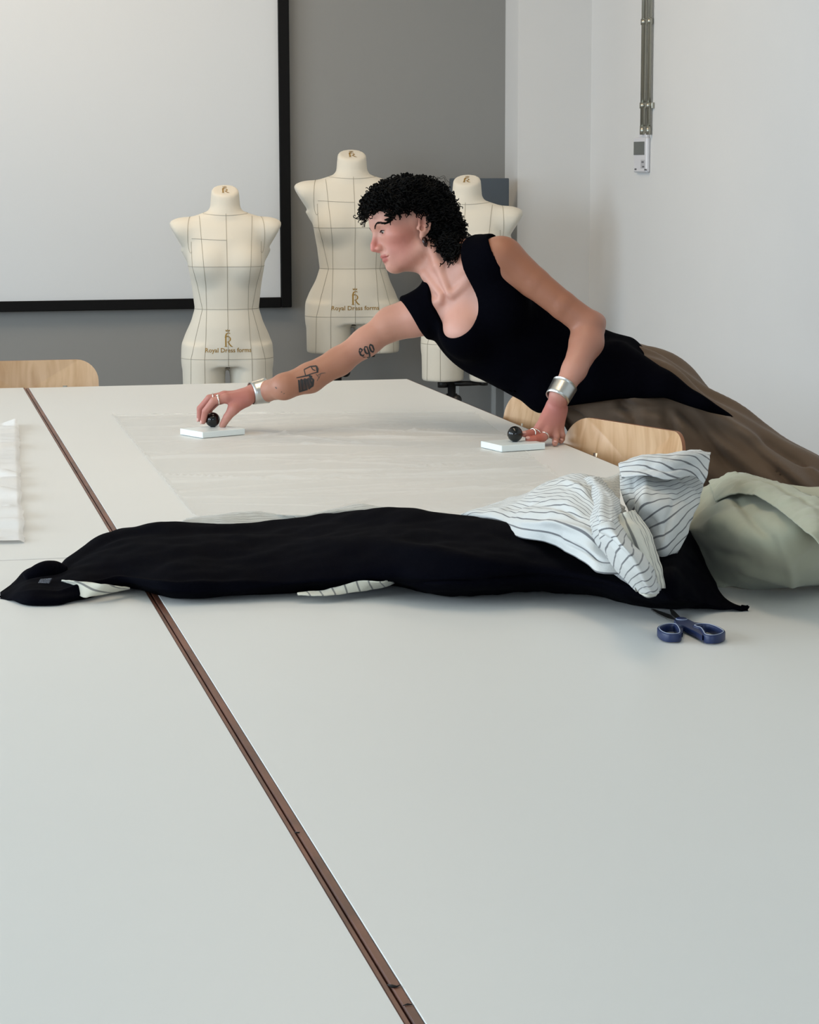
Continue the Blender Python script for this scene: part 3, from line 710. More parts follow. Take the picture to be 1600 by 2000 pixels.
# close the odd missing quad of the extracted surface
_e = np.sort(np.concatenate([BQ[:, [0, 1]], BQ[:, [1, 2]], BQ[:, [2, 3]], BQ[:, [3, 0]]]), 1); _k = _e[:, 0].astype(np.int64)*len(BV)+_e[:, 1]; _u, _c = np.unique(_k, return_counts=True)
if (_c == 1).any():
    bm = bmesh.new(); bm.from_mesh(body_o.data); bmesh.ops.holes_fill(bm, edges=[e for e in bm.edges if e.is_boundary], sides=12)
    for f_ in bm.faces: f_.smooth = True
    bm.to_mesh(body_o.data); bm.free(); print('holes closed', int((_c == 1).sum()))
BB = bvh(BV, BQ)
def onbody(u, v, off=.0005):
    d = ray(u, v); d = d/np.linalg.norm(d); h, nrm, i, dist = BB.ray_cast(Vector(CAM), Vector(d))
    if h is None: return None, None
    nrm = np.array(nrm); nrm = nrm if nrm@d < 0 else -nrm
    return np.array(h)+nrm*off, nrm
# ---- eyes, brows, lashes
m_eye = mat('eye_white', 'a3948a', .25); m_iris = mat('eye_iris', '2c1c14', .15); m_hair = mat('black_curly_hair', '020202', .65, spec=.10)
for s in (1, -1):
    V, Fc = sphere(hd(s*.0305, .0672, .0060), .0122, 16, 24); e = obj('eyeball', V, Fc, m_eye, woman)
    c = hd(s*.0305, .0672, .0060); d = unit(np.array([-.05, .93, -.33])@HD); V, Fc = sphere(c+d*.0080, .0058, 10, 16); obj('iris', V, Fc, m_iris, e)
def hsurf(x, z, off=.0006, y0=.2):
    o = hd(x, y0, z); h, nrm, i, dist = BB.ray_cast(Vector(o), Vector(-HD[1])); return None if h is None else np.array(h)+HD[1]*off
for s in (1, -1):
    parts = []
    for k in range(60):
        t = k/59; x = s*(.014+.036*t); z = .0165+.0105*math.sin(t*2.3)-.006*t*t; w = .0036*(1-.55*t)
        p = hsurf(x, z-w*.5+random.uniform(-.001, .001)); 
        if p is None: continue
        q = hsurf(x+s*.006, z+w*.6+random.uniform(-.001, .001)) 
        if q is None: continue
        parts.append(tube([p, (p+q)/2+HD[1]*.0010, q+HD[1]*.0004], [.0005, .0006, .0002], 4))
    if parts: obj('eyebrow', *merge(parts), m_hair, woman)['kind'] = 'stuff'
    L = []
    for k in range(12):
        t = k/11; p = hsurf(s*(.0185+.0255*t), .0046+.0020*math.sin(t*3.1)-.0005*t, .0007)
        if p is not None: L.append(p)
    if len(L) > 3: obj('eyelashes', *tube(L, [.0006+.0009*math.sin(math.pi*min(1, .2+i/len(L))) for i in range(len(L))], 6), m_hair, woman)
# ---- clothes
m_top = mat('black_top_fabric', (.0012, .0013, .0028, 1), .9, spec=.02, bump=(700, .15, 2)); m_trou = mat('brown_cotton', '614e3c', .8, noise=(7, '544232', .7), bump=(90, .25, 4), sheen=.1)
def cpx(P):
    q = (P-CAM)@M; z = q[..., 2]; return q[..., 0]/z*F+CX, q[..., 1]/z*F+CY, z
def poly_cut(xs, ys, k=1.0):
    """positive below the line y=f(x) of the picture plane, in metres"""
    def f(P): u, v, z = cpx(P); return (v-np.interp(u, xs, ys))*z/F*k
    return f
G = [(o, p, k) for o, p, k in TOR]+sh
G.append(('add', (lambda P: -.0085, None, None), 0))
G.append(('u', ellip(pt(1040, 745, 5.27), (.04, .05, .10), F2), .05))            # front hangs away from the belly
G.append(('u', ellip(pt(1075, 780, 5.24), (.028, .04, .055), F3), .04))
# the hem flies out to a point over the hip
for a, b, ra, rb in ((pt(1200, 730, 5.22), pt(1300, 758, 5.13), .077, .036), (pt(1300, 758, 5.13), pt(1372, 790, 5.10), .035, .018), (pt(1372, 787, 5.10), pt(1433, 814, 5.10), .020, .003)):
    G.append(('u', capsule(a, b, ra, rb), .025))
G += [('u', capsule(pt(948, 515, 5.15), pt(986, 572, 5.15), .046, .046), .03), ('u', capsule(pt(968, 502, 5.13), pt(935, 500, 5.18), .050, .046), .02), ('u', capsule(RS, pt(795, 620, 5.285), .0535, .0525), .02), ('u', capsule(RS, pt(870, 590, 5.26), .051, .049), .02)]
G.append(('u', capsule(pt(1078, 762, 5.24), pt(1160, 755, 5.24), .055, .060), .03))
G.append(('u', ellip(pt(1205, 766, 5.31), (.122, .118, .085), F3), .03))
G.append(('i', (poly_cut([900, 1052, 1110, 1210, 1300, 1345, 1400, 1436, 1500], [760, 808, 793, 779, 777, 793, 810, 818, 824]), None, None), .006))
G.append(('i', (lambda P: -poly_cut([900, 1190, 1235, 1262, 1300, 1345, 1400, 1436, 1500], [300, 560, 655, 684, 716, 752, 790, 811, 824])(P), None, None), .008))
G.append(('s', capsule(pt(862, 500, 5.20)+n_*.06, pt(903, 594, 5.20)+n_*.06, .062, .058), .006))
for k in range(5): G.append(('s', capsule(pt(862, 500, 5.20)+n_*(.03-.03*k), pt(903, 594, 5.20)+n_*(.03-.03*k) if k < 3 else pt(868, 520, 5.20)+n_*(.03-.03*k), .061, .057), .004))
nR = unit(R_*-.84+U_*-.50+T_*.05); pR = pt(802, 620, 5.27)
G.append(('i', (lambda P: (P-pR)@nR, None, None), .012))
G.append(('s', capsule(pt(1008, 484, 5.11), pt(1068, 545, 5.10), .0665, .0455), .006)); G.append(('s', capsule(pt(1012, 480, 5.18), pt(1060, 530, 5.17), .058, .044), .006))
G.append(('s', capsule(pt(812, 640, 5.28), pt(760, 640, 5.30), .030, .04), .010))
gl = np.array([pt(760, 430, 5.0), pt(760, 860, 5.5), pt(1460, 430, 5.0), pt(1460, 860, 5.5), pt(1460, 430, 5.5), pt(760, 860, 5.0)])
GV, GQ = sdf_mesh(G, gl.min(0)-.05, gl.max(0)+.05, .0035, 2)
top = obj('sleeveless_top', GV, GQ, m_top, woman); top['label'] = 'black sleeveless top with a scooped neck and a pointed hem'
TR = [('u', ellip(pt(1160, 750, 5.31), (.112, .095, .130), F3), 0), ('u', ellip(pt(1230, 784, 5.33), (.118, .11, .13), F3), .04), ('u', ellip(pt(1230, 785, 5.35), (.125, .11, .13), F3), .04)]
HLt, KLt = pt(1300, 818, 5.25), pt(1545, 1003, 5.18)
TR.append(('u', capsule(HLt, KLt, .112, .128), .11)); TR.append(('u', capsule(KLt, pt(1640, 1330, 5.16), .128, .135), .05))
TR.append(('u', capsule(pt(1230, 800, 5.33), pt(1222, 1060, 5.30), .118, .125), .05)); TR.append(('u', capsule(pt(1222, 1060, 5.30), pt(1255, 1400, 5.31), .125, .13), .04))
TCR = []
dl = unit(KLt-HLt); e1 = unit(np.cross(dl, T_)); e2 = np.cross(dl, e1)
def folds(P):
    q = P-HLt; w = q@dl; a = q@e1; b = q@e2; an = np.arctan2(a, b)
    f = .0075*np.sin(an*6+w*5+1.2*np.sin(w*9))+.0045*np.sin(an*13-w*11+2)+.006*np.sin(w*24+an*3+1.5*np.sin(an*2))*np.exp(-np.abs(w-.05)*6)
    return f
TR.append(('add', (folds, None, None), 0))
# crisp crossing creases at the hip
for a, b, r in (((1205, 770), (1250, 830), 0.0119), ((1180, 790), (1300, 800), 0.0102), ((1385, 815), (1500, 930), 0.0136), ((1430, 840), (1585, 985), 0.0170), ((1330, 800), (1420, 905), 0.0119), ((1300, 800), (1330, 900), 0.0119), ((1480, 860), (1590, 930), 0.0119)):
    TCR.append((a, b, r))
def creases_t(P):
    u, v, z = cpx(P); d = np.zeros_like(u)
    for a, b, r in TCR:
        ab = np.array(b, float)-a; L = np.hypot(*ab); t = ((u-a[0])*ab[0]+(v-a[1])*ab[1])/(L*L); w = np.abs((u-a[0])*ab[1]-(v-a[1])*ab[0])/L
        d += r*np.exp(-(w/9)**2)*np.exp(-np.clip(np.abs(t-.5)-.35, 0, 9)**2*40)-r*.5*np.exp(-((w-20)/12)**2)*np.exp(-np.clip(np.abs(t-.5)-.35, 0, 9)**2*40)
    return d*(z < 5.32)
TR.append(('add', (creases_t, None, None), 0))
TR.append(('i', (lambda P: .07-P[..., 2], None, None), .005))
tb = np.array([pt(1080, 640, 5.0), pt(1080, 1560, 5.6), pt(1800, 640, 5.0), pt(1800, 1560, 5.6), pt(1800, 640, 5.6), pt(1080, 1560, 5.0)])
TV, TQ = sdf_mesh(TR, tb.min(0)-.05, tb.max(0)+.05, .0065, 2)
tro = obj('trousers', TV, TQ, m_trou, woman); tro['label'] = 'loose brown wide-legged trousers'
# shoes
m_shoe = mat('black_shoe', '121213', .5)
for A, tip in ((pt(1640, 1360, 5.15), .0), (pt(1255, 1430, 5.30), 0)):
    g = np.array([A[0], A[1], .03]); fwd = unit(np.array([-1, .15, 0])); side = np.array([-fwd[1], fwd[0], 0]); Fm = np.array([side, fwd, [0, 0, 1]])
    S = [('u', ellip(g+fwd*.02+[0, 0, .025], (.038, .07, .045), Fm), 0), ('u', ellip(g+fwd*.12+[0, 0, .010], (.044, .075, .030), Fm), .03), ('u', capsule(g+[0, 0, .04], A+[0, 0, -.02], .042, .046), .02), ('i', (lambda P: .002-P[..., 2], None, None), .004)]
    SV, SQ = sdf_mesh(S, g-[.26, .26, .05], g+[.26, .26, .25], .006, 1); obj('shoe', SV, SQ, m_shoe, woman)
# ---- silver cuffs, rings, earring
m_silver = mat('brushed_silver', 'c8c9c6', .32, metal=1.0, bump=(120, .1, 3)); m_tort = mat('dark_brown_resin', '2a1410', .18)
def cuff(A, Bp, r0, r1, gap_dir):
    ax = unit(Bp-A); s = unit(np.cross(ax, T_)); b = np.cross(ax, s); L = np.linalg.norm(Bp-A); n = 44; V = []; Fc = []
    g = gap_dir-ax*(gap_dir@ax); a0 = math.atan2(g@b, g@s)
    for th, dr in ((0, .0016), (1, 0)):
        for j in range(6):
            for i in range(n):
                a = a0+math.radians(22)+(2*math.pi-math.radians(44))*i/(n-1); r = (r0+(r1-r0)*j/5)+dr; V.append(A+ax*L*j/5+(math.cos(a)*s+math.sin(a)*b)*r)
    def id_(t, j, i): return (t*6+j)*n+i
    for t in (0, 1):
        for j in range(5):
            for i in range(n-1):
                q = [id_(t, j, i), id_(t, j, i+1), id_(t, j+1, i+1), id_(t, j+1, i)]; Fc.append(q if t else q[::-1])
    for j in (0, 5):
        for i in range(n-1): Fc.append([id_(0, j, i), id_(0, j, i+1), id_(1, j, i+1), id_(1, j, i)])
    for i in (0, n-1):
        for j in range(5): Fc.append([id_(0, j, i), id_(0, j+1, i), id_(1, j+1, i), id_(1, j, i)])
    return V, Fc
obj('cuff_bracelet', *cuff(P1(491, 768.5, .012), P1(520, 762.5, .026), .0250, .0290, -T_), m_silver, woman)
obj('cuff_bracelet', *cuff(pt(1088, 779, 5.02), pt(1104, 751, 5.035), .0262, .0280, -T_), m_silver, woman)
def ring(c, ax, r, w=.0018, bead=None):
    ax = unit(ax); s = unit(np.cross(ax, U_)); b = np.cross(ax, s)
    P = [c+(math.cos(a)*s+math.sin(a)*b)*r for a in np.linspace(0, 2*math.pi, 20, endpoint=False)]; return tube(P, w, 8, closed=True)
m_ring = mat('polished_silver', 'e6e3dc', .15, metal=1.0)
f0, f1 = P1(441, 778, -.022), P1(417, 783, -.030)
obj('ring', *ring(f0*.35+f1*.65, f1-f0, .0104), m_ring, woman); obj('ring', *sphere(f0*.35+f1*.65+U_*.010+T_*.004, (.0035, .0035, .003), 8, 12), m_ring, woman)
f0, f1 = P1(438, 773, .0), P1(409, 778, -.004); obj('ring', *ring(f0*.25+f1*.75, f1-f0, .0102, .0014), m_ring, woman)
for q0, q1, t in (((1055, 835, .050), (1047, 846, .036), .95), ((1047, 846, .036), (1034, 846, .024), .5), ((1069, 842, .050), (1061, 855, .034), .7)):
    a, b = P2(*q0), P2(*q1); obj('ring', *ring(a*(1-t)+b*t, b-a, .0102, .0015), m_ring, woman)
lobe = hd(.077, -.005, -.034); P = [lobe+(-HD[2]*(.0095-.0095*math.cos(a))+(HD[0]*.85+HD[1]*.5)*.0085*math.sin(a)) for a in np.linspace(-2.6, 2.6, 22)]
obj('hoop_earring', *tube(P, [.0016+.0036*math.sin(math.pi*i/21) for i in range(22)], 10), m_tort, woman)
obj('ear_stud', *sphere(hd(.080, -.024, .010), .0018, 8, 10), m_ring, woman)
# ---- finger nails
m_nail = mat('nail', 'd9a79d', .25)
def nail(tip, prev, up):
    ax = unit(tip-prev); up = unit(up-ax*(up@ax)); sd = np.cross(ax, up); return ellip_mesh(tip+up*.0052+ax*.0015, (.0045, .0062, .0022), np.array([sd, ax, up]))
def ellip_mesh(c, r, A):
    V, Fc = sphere((0, 0, 0), r, 8, 12); return c+V@A, Fc
for fg, up in zip(FING1, [CAx(-.8, .2, .6)]*4): obj('fingernail', *nail(P1(*fg[3]), P1(*fg[2]), up), m_nail, woman)
for i, fg in enumerate(FING2): obj('fingernail', *nail(P2(*fg[3]), P2(*fg[2]), CAx(-.1, .5, .5) if i < 2 else CAx(0, .2, 1)), m_nail, woman)
# ---- tattoos lie on the skin
m_ink = mat('tattoo_ink', '2b2c2e', .6); m_ink2 = mat('tattoo_ink_soft', '5c4f48', .6)
def decal(strokes, m, nm, step=1.2, off=.0006):
    V = []; Fc = []; n = 0
    for P, w in strokes:
        Q, q = ribbon2(P, w, step); W3 = [onbody(a, b, off)[0] for a, b in Q]
        if any(x is None for x in W3): continue
        V += W3; Fc += [[i+n for i in f] for f in q]; n += len(W3)
    if V: obj(nm, V, Fc, m, woman)
def rot(P, c, s, ang): ca, sa = math.cos(ang), math.sin(ang); return [(c[0]+s*(x*ca-y*sa), c[1]-s*(x*sa+y*ca)) for x, y in P]
def tw(st, c, s, ang): return [(rot(P, c, s, ang), [x*s for x in w] if isinstance(w, list) else w*s) for P, w in st]
EGO = [([(.05, .75), (.05, .25), (.28, .02), (.48, .18)], [.13, .15, .14, .05]), ([(.05, .78), (.25, .98), (.45, .72), (.08, .45)], [.07, .12, .12, .05]),
       ([(.70, .80), (.70, .30), (.86, .06)], [.14, .16, .12]), ([(.70, .80), (.90, .98), (1.10, .80)], [.06, .12, .06]), ([(1.08, .95), (1.08, .10), (1.02, -.30), (.78, -.38), (.62, -.25)], [.08, .16, .13, .10, .04]), ([(.86, .06), (1.06, .22)], .08),
       ([(1.35, .80), (1.35, .28), (1.53, .05), (1.74, .24)], [.14, .16, .13, .08]), ([(1.35, .80), (1.54, 1.0), (1.74, .78), (1.74, .24)], [.08, .13, .15, .12]),
       ([(.3, -.28), (.7, -.42), (1.1, -.45), (1.45, -.30), (1.6, -.15)], [.03, .09, .11, .08, .02]), ([(.2, -.12), (.5, -.2)], .05)]
EGO = [(P, [x*1.45 for x in w] if isinstance(w, list) else w*1.45) for P, w in EGO]
decal(tw(EGO, (705, 697), 16.5, math.radians(20)), m_ink, 'tattoo')
# forearm tattoo: outlined panel above shaded figures
fill = []
for k in range(13): x = 583+k*1.9; fill.append(([(x, 742+.9*math.sin(k*1.7)-(k*.35)), (x+2+.3*k, 766-k*.9)], 1.5 if k % 3 else 2.3))
fill += [([(579, 738), (604, 733), (610, 736)], [1.5, 3.2, 2]), ([(604, 735), (612, 742), (611, 752), (603, 760)], [2.5, 4, 4, 2]), ([(584, 765), (601, 760)], 3),
         ([(594, 722), (597, 734)], 1.8), ([(594, 722), (606, 716), (618, 715)], [1.8, 2.2, 3]), ([(597, 734), (612, 729), (620, 727)], 1.8), ([(618, 715), (620, 721), (620, 728)], [3, 5, 3]), ([(608, 717), (611, 722), (616, 724)], 2)]
decal(fill, m_ink, 'tattoo')
decal([([(620, 733), (628, 729), (636, 728)], [.9, 1.6, .8]), ([(617, 731), (623, 737), (619, 744)], 1.1), ([(626, 731), (623, 739)], .9)], m_ink2, 'tattoo')
decal([([(538, 756), (541, 759)], 2.0), ([(549, 765), (551, 766)], 1.5), ([(554, 769), (556, 768)], 1.2)], m_ink2, 'tattoo')
# ---- hair: cap of clumps with several hundred curls
HC_ = [('u', hell((0, -.014, .042), (.080, .088, .076)), 0), ('u', hell((0, -.048, -.005), (.070, .060, .070)), .03), ('u', hell((0, .046, .068), (.066, .048, .036)), .02)]
for c, r in (((0, .066, .074), .029), ((.03, .066, .068), .027), ((-.03, .064, .070), .028), ((0, .04, .092), .032), ((0, 0, .097), .031), ((0, -.05, .086), .033), ((0, -.071, .045), .033), ((0, -.076, .0), .034), ((0, -.090, -.035), .028), ((.01, -.088, -.058), .027),
             ((.04, .040, .076), .028), ((-.04, .03, .08), .03), ((.045, 0, .082), .032), ((.052, -.05, .056), .036), ((.060, -.055, .020), .033), ((.056, -.066, -.020), .031), ((.045, -.076, -.052), .026), ((.034, -.086, -.078), .022), ((.01, -.095, -.078), .022), ((.066, -.004, .046), .024), ((.056, .030, .054), .026), ((-.05, -.04, .03), .04), ((-.05, -.07, -.04), .034)):
    HC_.append(('u', hell(c, (r, r, r)), .010))
HC_ += [('u', ellip(pt(886, 493, 5.195), np.array((.018, .018, .018))), .01), ('u', ellip(pt(876, 477, 5.21), np.array((.024, .024, .024))), .01)]
HC_.append(('s', hell((0, .118, -.006), (.10, .060, .056)), .008)); HC_.append(('s', hell((.085, .045, -.020), (.035, .052, .050)), .008)); HC_.append(('s', hell((.088, -.008, -.010), (.030, .020, .038)), .006)); HC_.append(('s', hcap((.086, .022, .014), (.084, .020, -.03), .031), .006)); HC_.append(('s', hell((-.07, .05, -.03), (.04, .05, .05)), .008))
def hn(P): q = (P-HO)@HD.T; return .0065*np.sin(q[..., 0]*150+3*np.sin(q[..., 2]*60))*np.sin(q[..., 1]*140+2)*np.sin(q[..., 2]*160)+.002*np.sin(q[..., 1]*330)*np.sin(q[..., 2]*300)
HC_.append(('add', (hn, None, None), 0))
HV, HQ = sdf_mesh(HC_, HO-.2, HO+.2, .0035, 1)
_q = (HV[HQ].mean(1)-HO)@HD.T; HQ = HQ[~((_q[:, 1] > -.004) & (_q[:, 2] < .026) & (_q[:, 1] < .10))]
hair = obj('hair', HV, HQ, m_hair, woman)
HT = bvh(HV, HQ); parts = []
hl = (HV-HO)@HD.T; pick = rng.permutation(len(HV))
cnt = 0
for i in pick:
    p = HV[i]
    if p@T_ < HO@T_-.045: continue
    h, nrm, fi, dist = HT.find_nearest(Vector(p)); nrm = np.array(nrm)
    q = hl[i]
    if q[1] > -.012 and q[2] < .034 and q[0] > 0: continue
    if q[1] > .060 and q[2] < .064: continue
    down = unit(-HD[2]*.9-HD[1]*.25*(1 if q[1] < .03 else -1)+nrm*.35+rng.normal(0, .35, 3)); down = unit(down-nrm*(down@nrm)*.6)
    L = rng.uniform(.014, .032); R0 = rng.uniform(.0028, .0060); tn = rng.uniform(1.2, 2.6); n = int(tn*9)
    s = unit(np.cross(down, nrm)); ph = rng.uniform(0, 6.28)
    base_ = p+nrm*rng.uniform(-.004, .003)
    P = [base_+down*L*(k/n)+nrm*(.004*k/n)+(math.cos(ph+tn*6.28*k/n)*s+math.sin(ph+tn*6.28*k/n)*nrm)*R0*min(1, k/4+.4) for k in range(n)]
    inside = False
    for q_ in (P[0], P[-1], P[n//2]):
        h2, n2, f2, d2 = BB.find_nearest(Vector(q_))
        if (np.array(q_)-np.array(h2))@np.array(n2) < 0: inside = True
    if inside: continue
    parts.append(tube(P, [.0021*(1-.55*k/n) for k in range(n)], 4, caps=False)); cnt += 1
    if cnt > 1700: break
c_ = obj('hair_curls', *merge(parts), m_hair, hair); c_['kind'] = 'stuff'
def lock(pxs, R0=.004, turns=3, w=.0007, D=5.22):
    P = [pt(*(list(q)+[D])) for q in pxs]; P = catmull(np.array(P), 40); T = unit(P[-1]-P[0]); s = unit(np.cross(T, T_)); o = [P[k]+(math.cos(turns*6.28*k/39)*s+math.sin(turns*6.28*k/39)*T_)*R0 for k in range(40)]
    return tube(o, w, 4)
lk = [lock([(718, 412), (712, 425), (707, 437), (711, 444)], .0045, 3), lock([(716, 415), (710, 428), (708, 440)], .003, 4), lock([(754, 412), (757, 425), (756, 437)], .006, 3, .0018, 5.17), lock([(760, 412), (759, 425), (760, 434)], .005, 3, .0018, 5.17), lock([(764, 414), (762, 424), (763, 432)], .005, 3, .0016, 5.17),
      lock([(898, 435), (908, 440), (910, 455), (904, 468)], .004, 2), lock([(900, 450), (912, 455), (914, 470)], .003, 2, .0005), lock([(845, 352), (862, 347), (872, 354)], .003, 2, .0005), lock([(850, 352), (868, 345), (878, 358), (868, 368)], .003, 2, .0004), lock([(720, 375), (706, 392), (703, 410)], .003, 3, .0004)]
for q in lk: obj('loose_lock', *q, m_hair, hair)
# ================================================================== paper weights: white block with a black ball knob
m_block = mat('white_glazed_block', 'eaf3f3', .25); m_ball = mat('black_gloss', '050506', .08)
def weight(H, ang, w, d, off, lab):
    t = thing('paper_weight', lab, 'weight', (H[0], H[1], TZ), 'paper weights on the pattern paper')
    ca, sa = math.cos(ang), math.sin(ang); V, Fc = box((-w/2+off[0], -d/2+off[1], TZ+.0012), (w/2+off[0], d/2+off[1], TZ+.0150), .0008)
    V = np.stack([H[0]+V[:, 0]*ca-V[:, 1]*sa, H[1]+V[:, 0]*sa+V[:, 1]*ca, V[:, 2]], 1); obj('block', V, Fc, m_block, t, smooth=False)
    obj('ball_knob', *sphere((H[0], H[1], H[2]+.0005), .0172, 24, 36), m_ball, t); obj('neck', *cyl((H[0], H[1], TZ+.0145), (H[0], H[1], TZ+.018), .006, 14), m_black, t)
for (H, cs, lab) in ((H1, ((358, 847), (396, 857), (468, 848)), 'white block with black ball knob under the reaching hand at the left'), (H2, ((945, 877), (980, 884), (1068, 879)), 'white block with black ball knob at the right by the bracing hand')):
    L_, F_, Rr = [at(*c)[:2] for c in cs]; a1 = math.atan2(*(Rr-F_)[::-1]); a2 = math.atan2(*(L_-F_)[::-1])-math.pi/2; ang = a1*.5+a2*.5
    w, d = np.linalg.norm(Rr-F_), .095; e = np.array([math.cos(ang), math.sin(ang)]); g = np.array([-e[1], e[0]]); c = F_+e*w/2+g*d/2-H[:2]
    weight(H, ang, w, d, (c@e, c@g), lab)
# ================================================================== thin papers
def paper_mat(name, c, alpha, tr):
    m = mat(name, c, .38, spec=.5, bump=(26, .8, 6)); b = m.node_tree.nodes['Principled BSDF']; b.inputs['Alpha'].default_value = alpha; return m
m_tissue = paper_mat('tracing_paper', 'f2f2f0', .34, 0); m_tissue2 = paper_mat('crumpled_tissue', 'f4f5f6', .82, 0)
def crease_field(x, y, seed, n=26, amp=.004, aniso=6):
    r = np.random.default_rng(seed); h = np.zeros_like(x)
    for _ in range(n):
        cx, cy = r.uniform(x.min(), x.max()), r.uniform(y.min(), y.max()); a = r.normal(0, .35); ca, sa = math.cos(a), math.sin(a); L = r.uniform(.08, .32); w = L/aniso*r.uniform(.3, .9)
        u = ((x-cx)*ca+(y-cy)*sa)/L; v = (-(x-cx)*sa+(y-cy)*ca)/w; h += amp*r.uniform(.3, 1)*np.exp(-u*u)*np.exp(-v*v*2.2)
    return h
def sheet(name, corners, n, m_, seed, amp, base, mat_, edge=.0, lab=None, grp=None, nc=30, aniso=7, fold=None, lift=None):
    c = [np.array(at(*q)[:2]) for q in corners]; U, Vv = np.meshgrid(np.linspace(0, 1, n), np.linspace(0, 1, m_)); r = np.random.default_rng(seed)
    P = ((1-U)*(1-Vv))[..., None]*c[0]+(U*(1-Vv))[..., None]*c[1]+(U*Vv)[..., None]*c[2]+((1-U)*Vv)[..., None]*c[3]
    j1 = np.convolve(r.normal(0, edge, m_+4), np.ones(5)/5, 'valid'); P[:, -1, 0] += j1; P[:, -2, 0] += j1*.8
    h = base+crease_field(P[..., 0], P[..., 1], seed, nc, amp, aniso)
    if fold: h += fold(P[..., 0], P[..., 1])
    if lift is not None: h += lift(U, Vv)
    for Hh in (H1, H2): h = .0003+(h-.0003)*(1-np.exp(-(np.hypot(P[..., 0]-Hh[0]-.01, P[..., 1]-Hh[1])/.095)**6))
    V = np.stack([P[..., 0], P[..., 1], TZ+h], -1).reshape(-1, 3); Fc = [[b*n+a, b*n+a+1, (b+1)*n+a+1, (b+1)*n+a] for b in range(m_-1) for a in range(n-1)]
    o = obj(name, V, Fc, mat_, None); tag(o, lab, 'paper'); return o
yf = at(700, 931)[1]
def fold1(x, y): return .0042*np.exp(-((y-yf+.02*(x-1))/.012)**2)
sheet('pattern_paper', [(376, 1008), (1180, 1000), (925, 804), (217, 812)], 320, 260, 5, .0055, .0004, m_tissue, .0, 'large sheet of thin translucent pattern paper under both paper weights on the back right table', nc=110, aniso=16, fold=fold1, lift=lambda U, V: .0045*np.exp(-(U/.008)**2)+.0015*np.exp(-((1-V)/.01)**2))
sheet('tissue_paper', [(-420, 1068), (48, 1062), (35, 830), (-260, 838)], 110, 120, 9, .010, .006, m_tissue2, .004, 'crumpled white tissue paper at the left edge of the back left table', nc=60, aniso=5, lift=lambda U, V: .012*np.clip(1-(1-U)/.10, 0, 1)*(V > .93)-.004*np.clip(1-(1-U)/.02, 0, 1))
# ================================================================== draped cloth from control grids
def drape(rows, nu, nv, wr=(.0, 30, 1), creases=(), th=.0016, world=False):
    """rows: list of rows of (u, v, h) picture position and height above the table; returns closed thin shell with uv"""
    G_ = np.array([[at(*q) if not world else q for q in r] for r in rows]); k, n = G_.shape[:2]
    A = np.array([catmull(G_[i], nu) for i in range(k)]); S = np.array([catmull(A[:, j], nv) for j in range(nu)]).transpose(1, 0, 2)
    dU = np.gradient(S, axis=1); dV = np.gradient(S, axis=0); N = np.cross(dU, dV); N /= np.maximum(np.linalg.norm(N, axis=2), 1e-9)[..., None]
    if (N.reshape(-1, 3)@(T_+U_*.6)).mean() < 0: N = -N; flip = True
    else: flip = False
    uu, vv = np.meshgrid(np.linspace(0, 1, nu), np.linspace(0, 1, nv))
    lu = np.r_[0, np.cumsum(np.linalg.norm(np.diff(S[nv//2], axis=0), axis=1))]; lv = np.r_[0, np.cumsum(np.linalg.norm(np.diff(S[:, nu//2], axis=0), axis=1))]
    UV = np.stack([np.broadcast_to(lu[None], (nv, nu)), np.broadcast_to(lv[:, None], (nv, nu))], -1)
    if wr[0]:
        d = fbm(S.reshape(-1, 3), wr[1], 3, wr[2]).reshape(nv, nu); S = S+N*(d*wr[0])[..., None]
    for (a, b, w, amp) in creases:        # ridge (+) or valley (-) between two points of the unit square
        a = np.array(a); b = np.array(b); ab = b-a; t = np.clip(((uu-a[0])*ab[0]+(vv-a[1])*ab[1])/(ab@ab), 0, 1)
        dd = np.hypot(uu-a[0]-t*ab[0], vv-a[1]-t*ab[1]); S = S+N*(amp*np.exp(-(dd/w)**2)*np.sin(np.pi*np.clip(t, .08, .92)))[..., None]
    S[..., 2] = np.maximum(S[..., 2], TZ+.0012)
    top = S.reshape(-1, 3); bot = (S-N*th).reshape(-1, 3); bot[:, 2] = np.maximum(bot[:, 2], TZ+.0004); n_ = nu*nv
    Fc = []
    for b in range(nv-1):
        for a in range(nu-1):
            q = [b*nu+a, b*nu+a+1, (b+1)*nu+a+1, (b+1)*nu+a]
            if flip: q = q[::-1]
            Fc.append(q); Fc.append([x+n_ for x in q[::-1]])
    rim = [a for a in range(nu)]+[b*nu+nu-1 for b in range(1, nv)]+[(nv-1)*nu+a for a in range(nu-2, -1, -1)]+[b*nu for b in range(nv-2, 0, -1)]
    for i in range(len(rim)):
        a, b = rim[i], rim[(i+1) % len(rim)]; q = [a, a+n_, b+n_, b]; Fc.append(q[::-1] if flip else q)
    return np.concatenate([top, bot]), Fc, np.concatenate([UV.reshape(-1, 2)]*2)
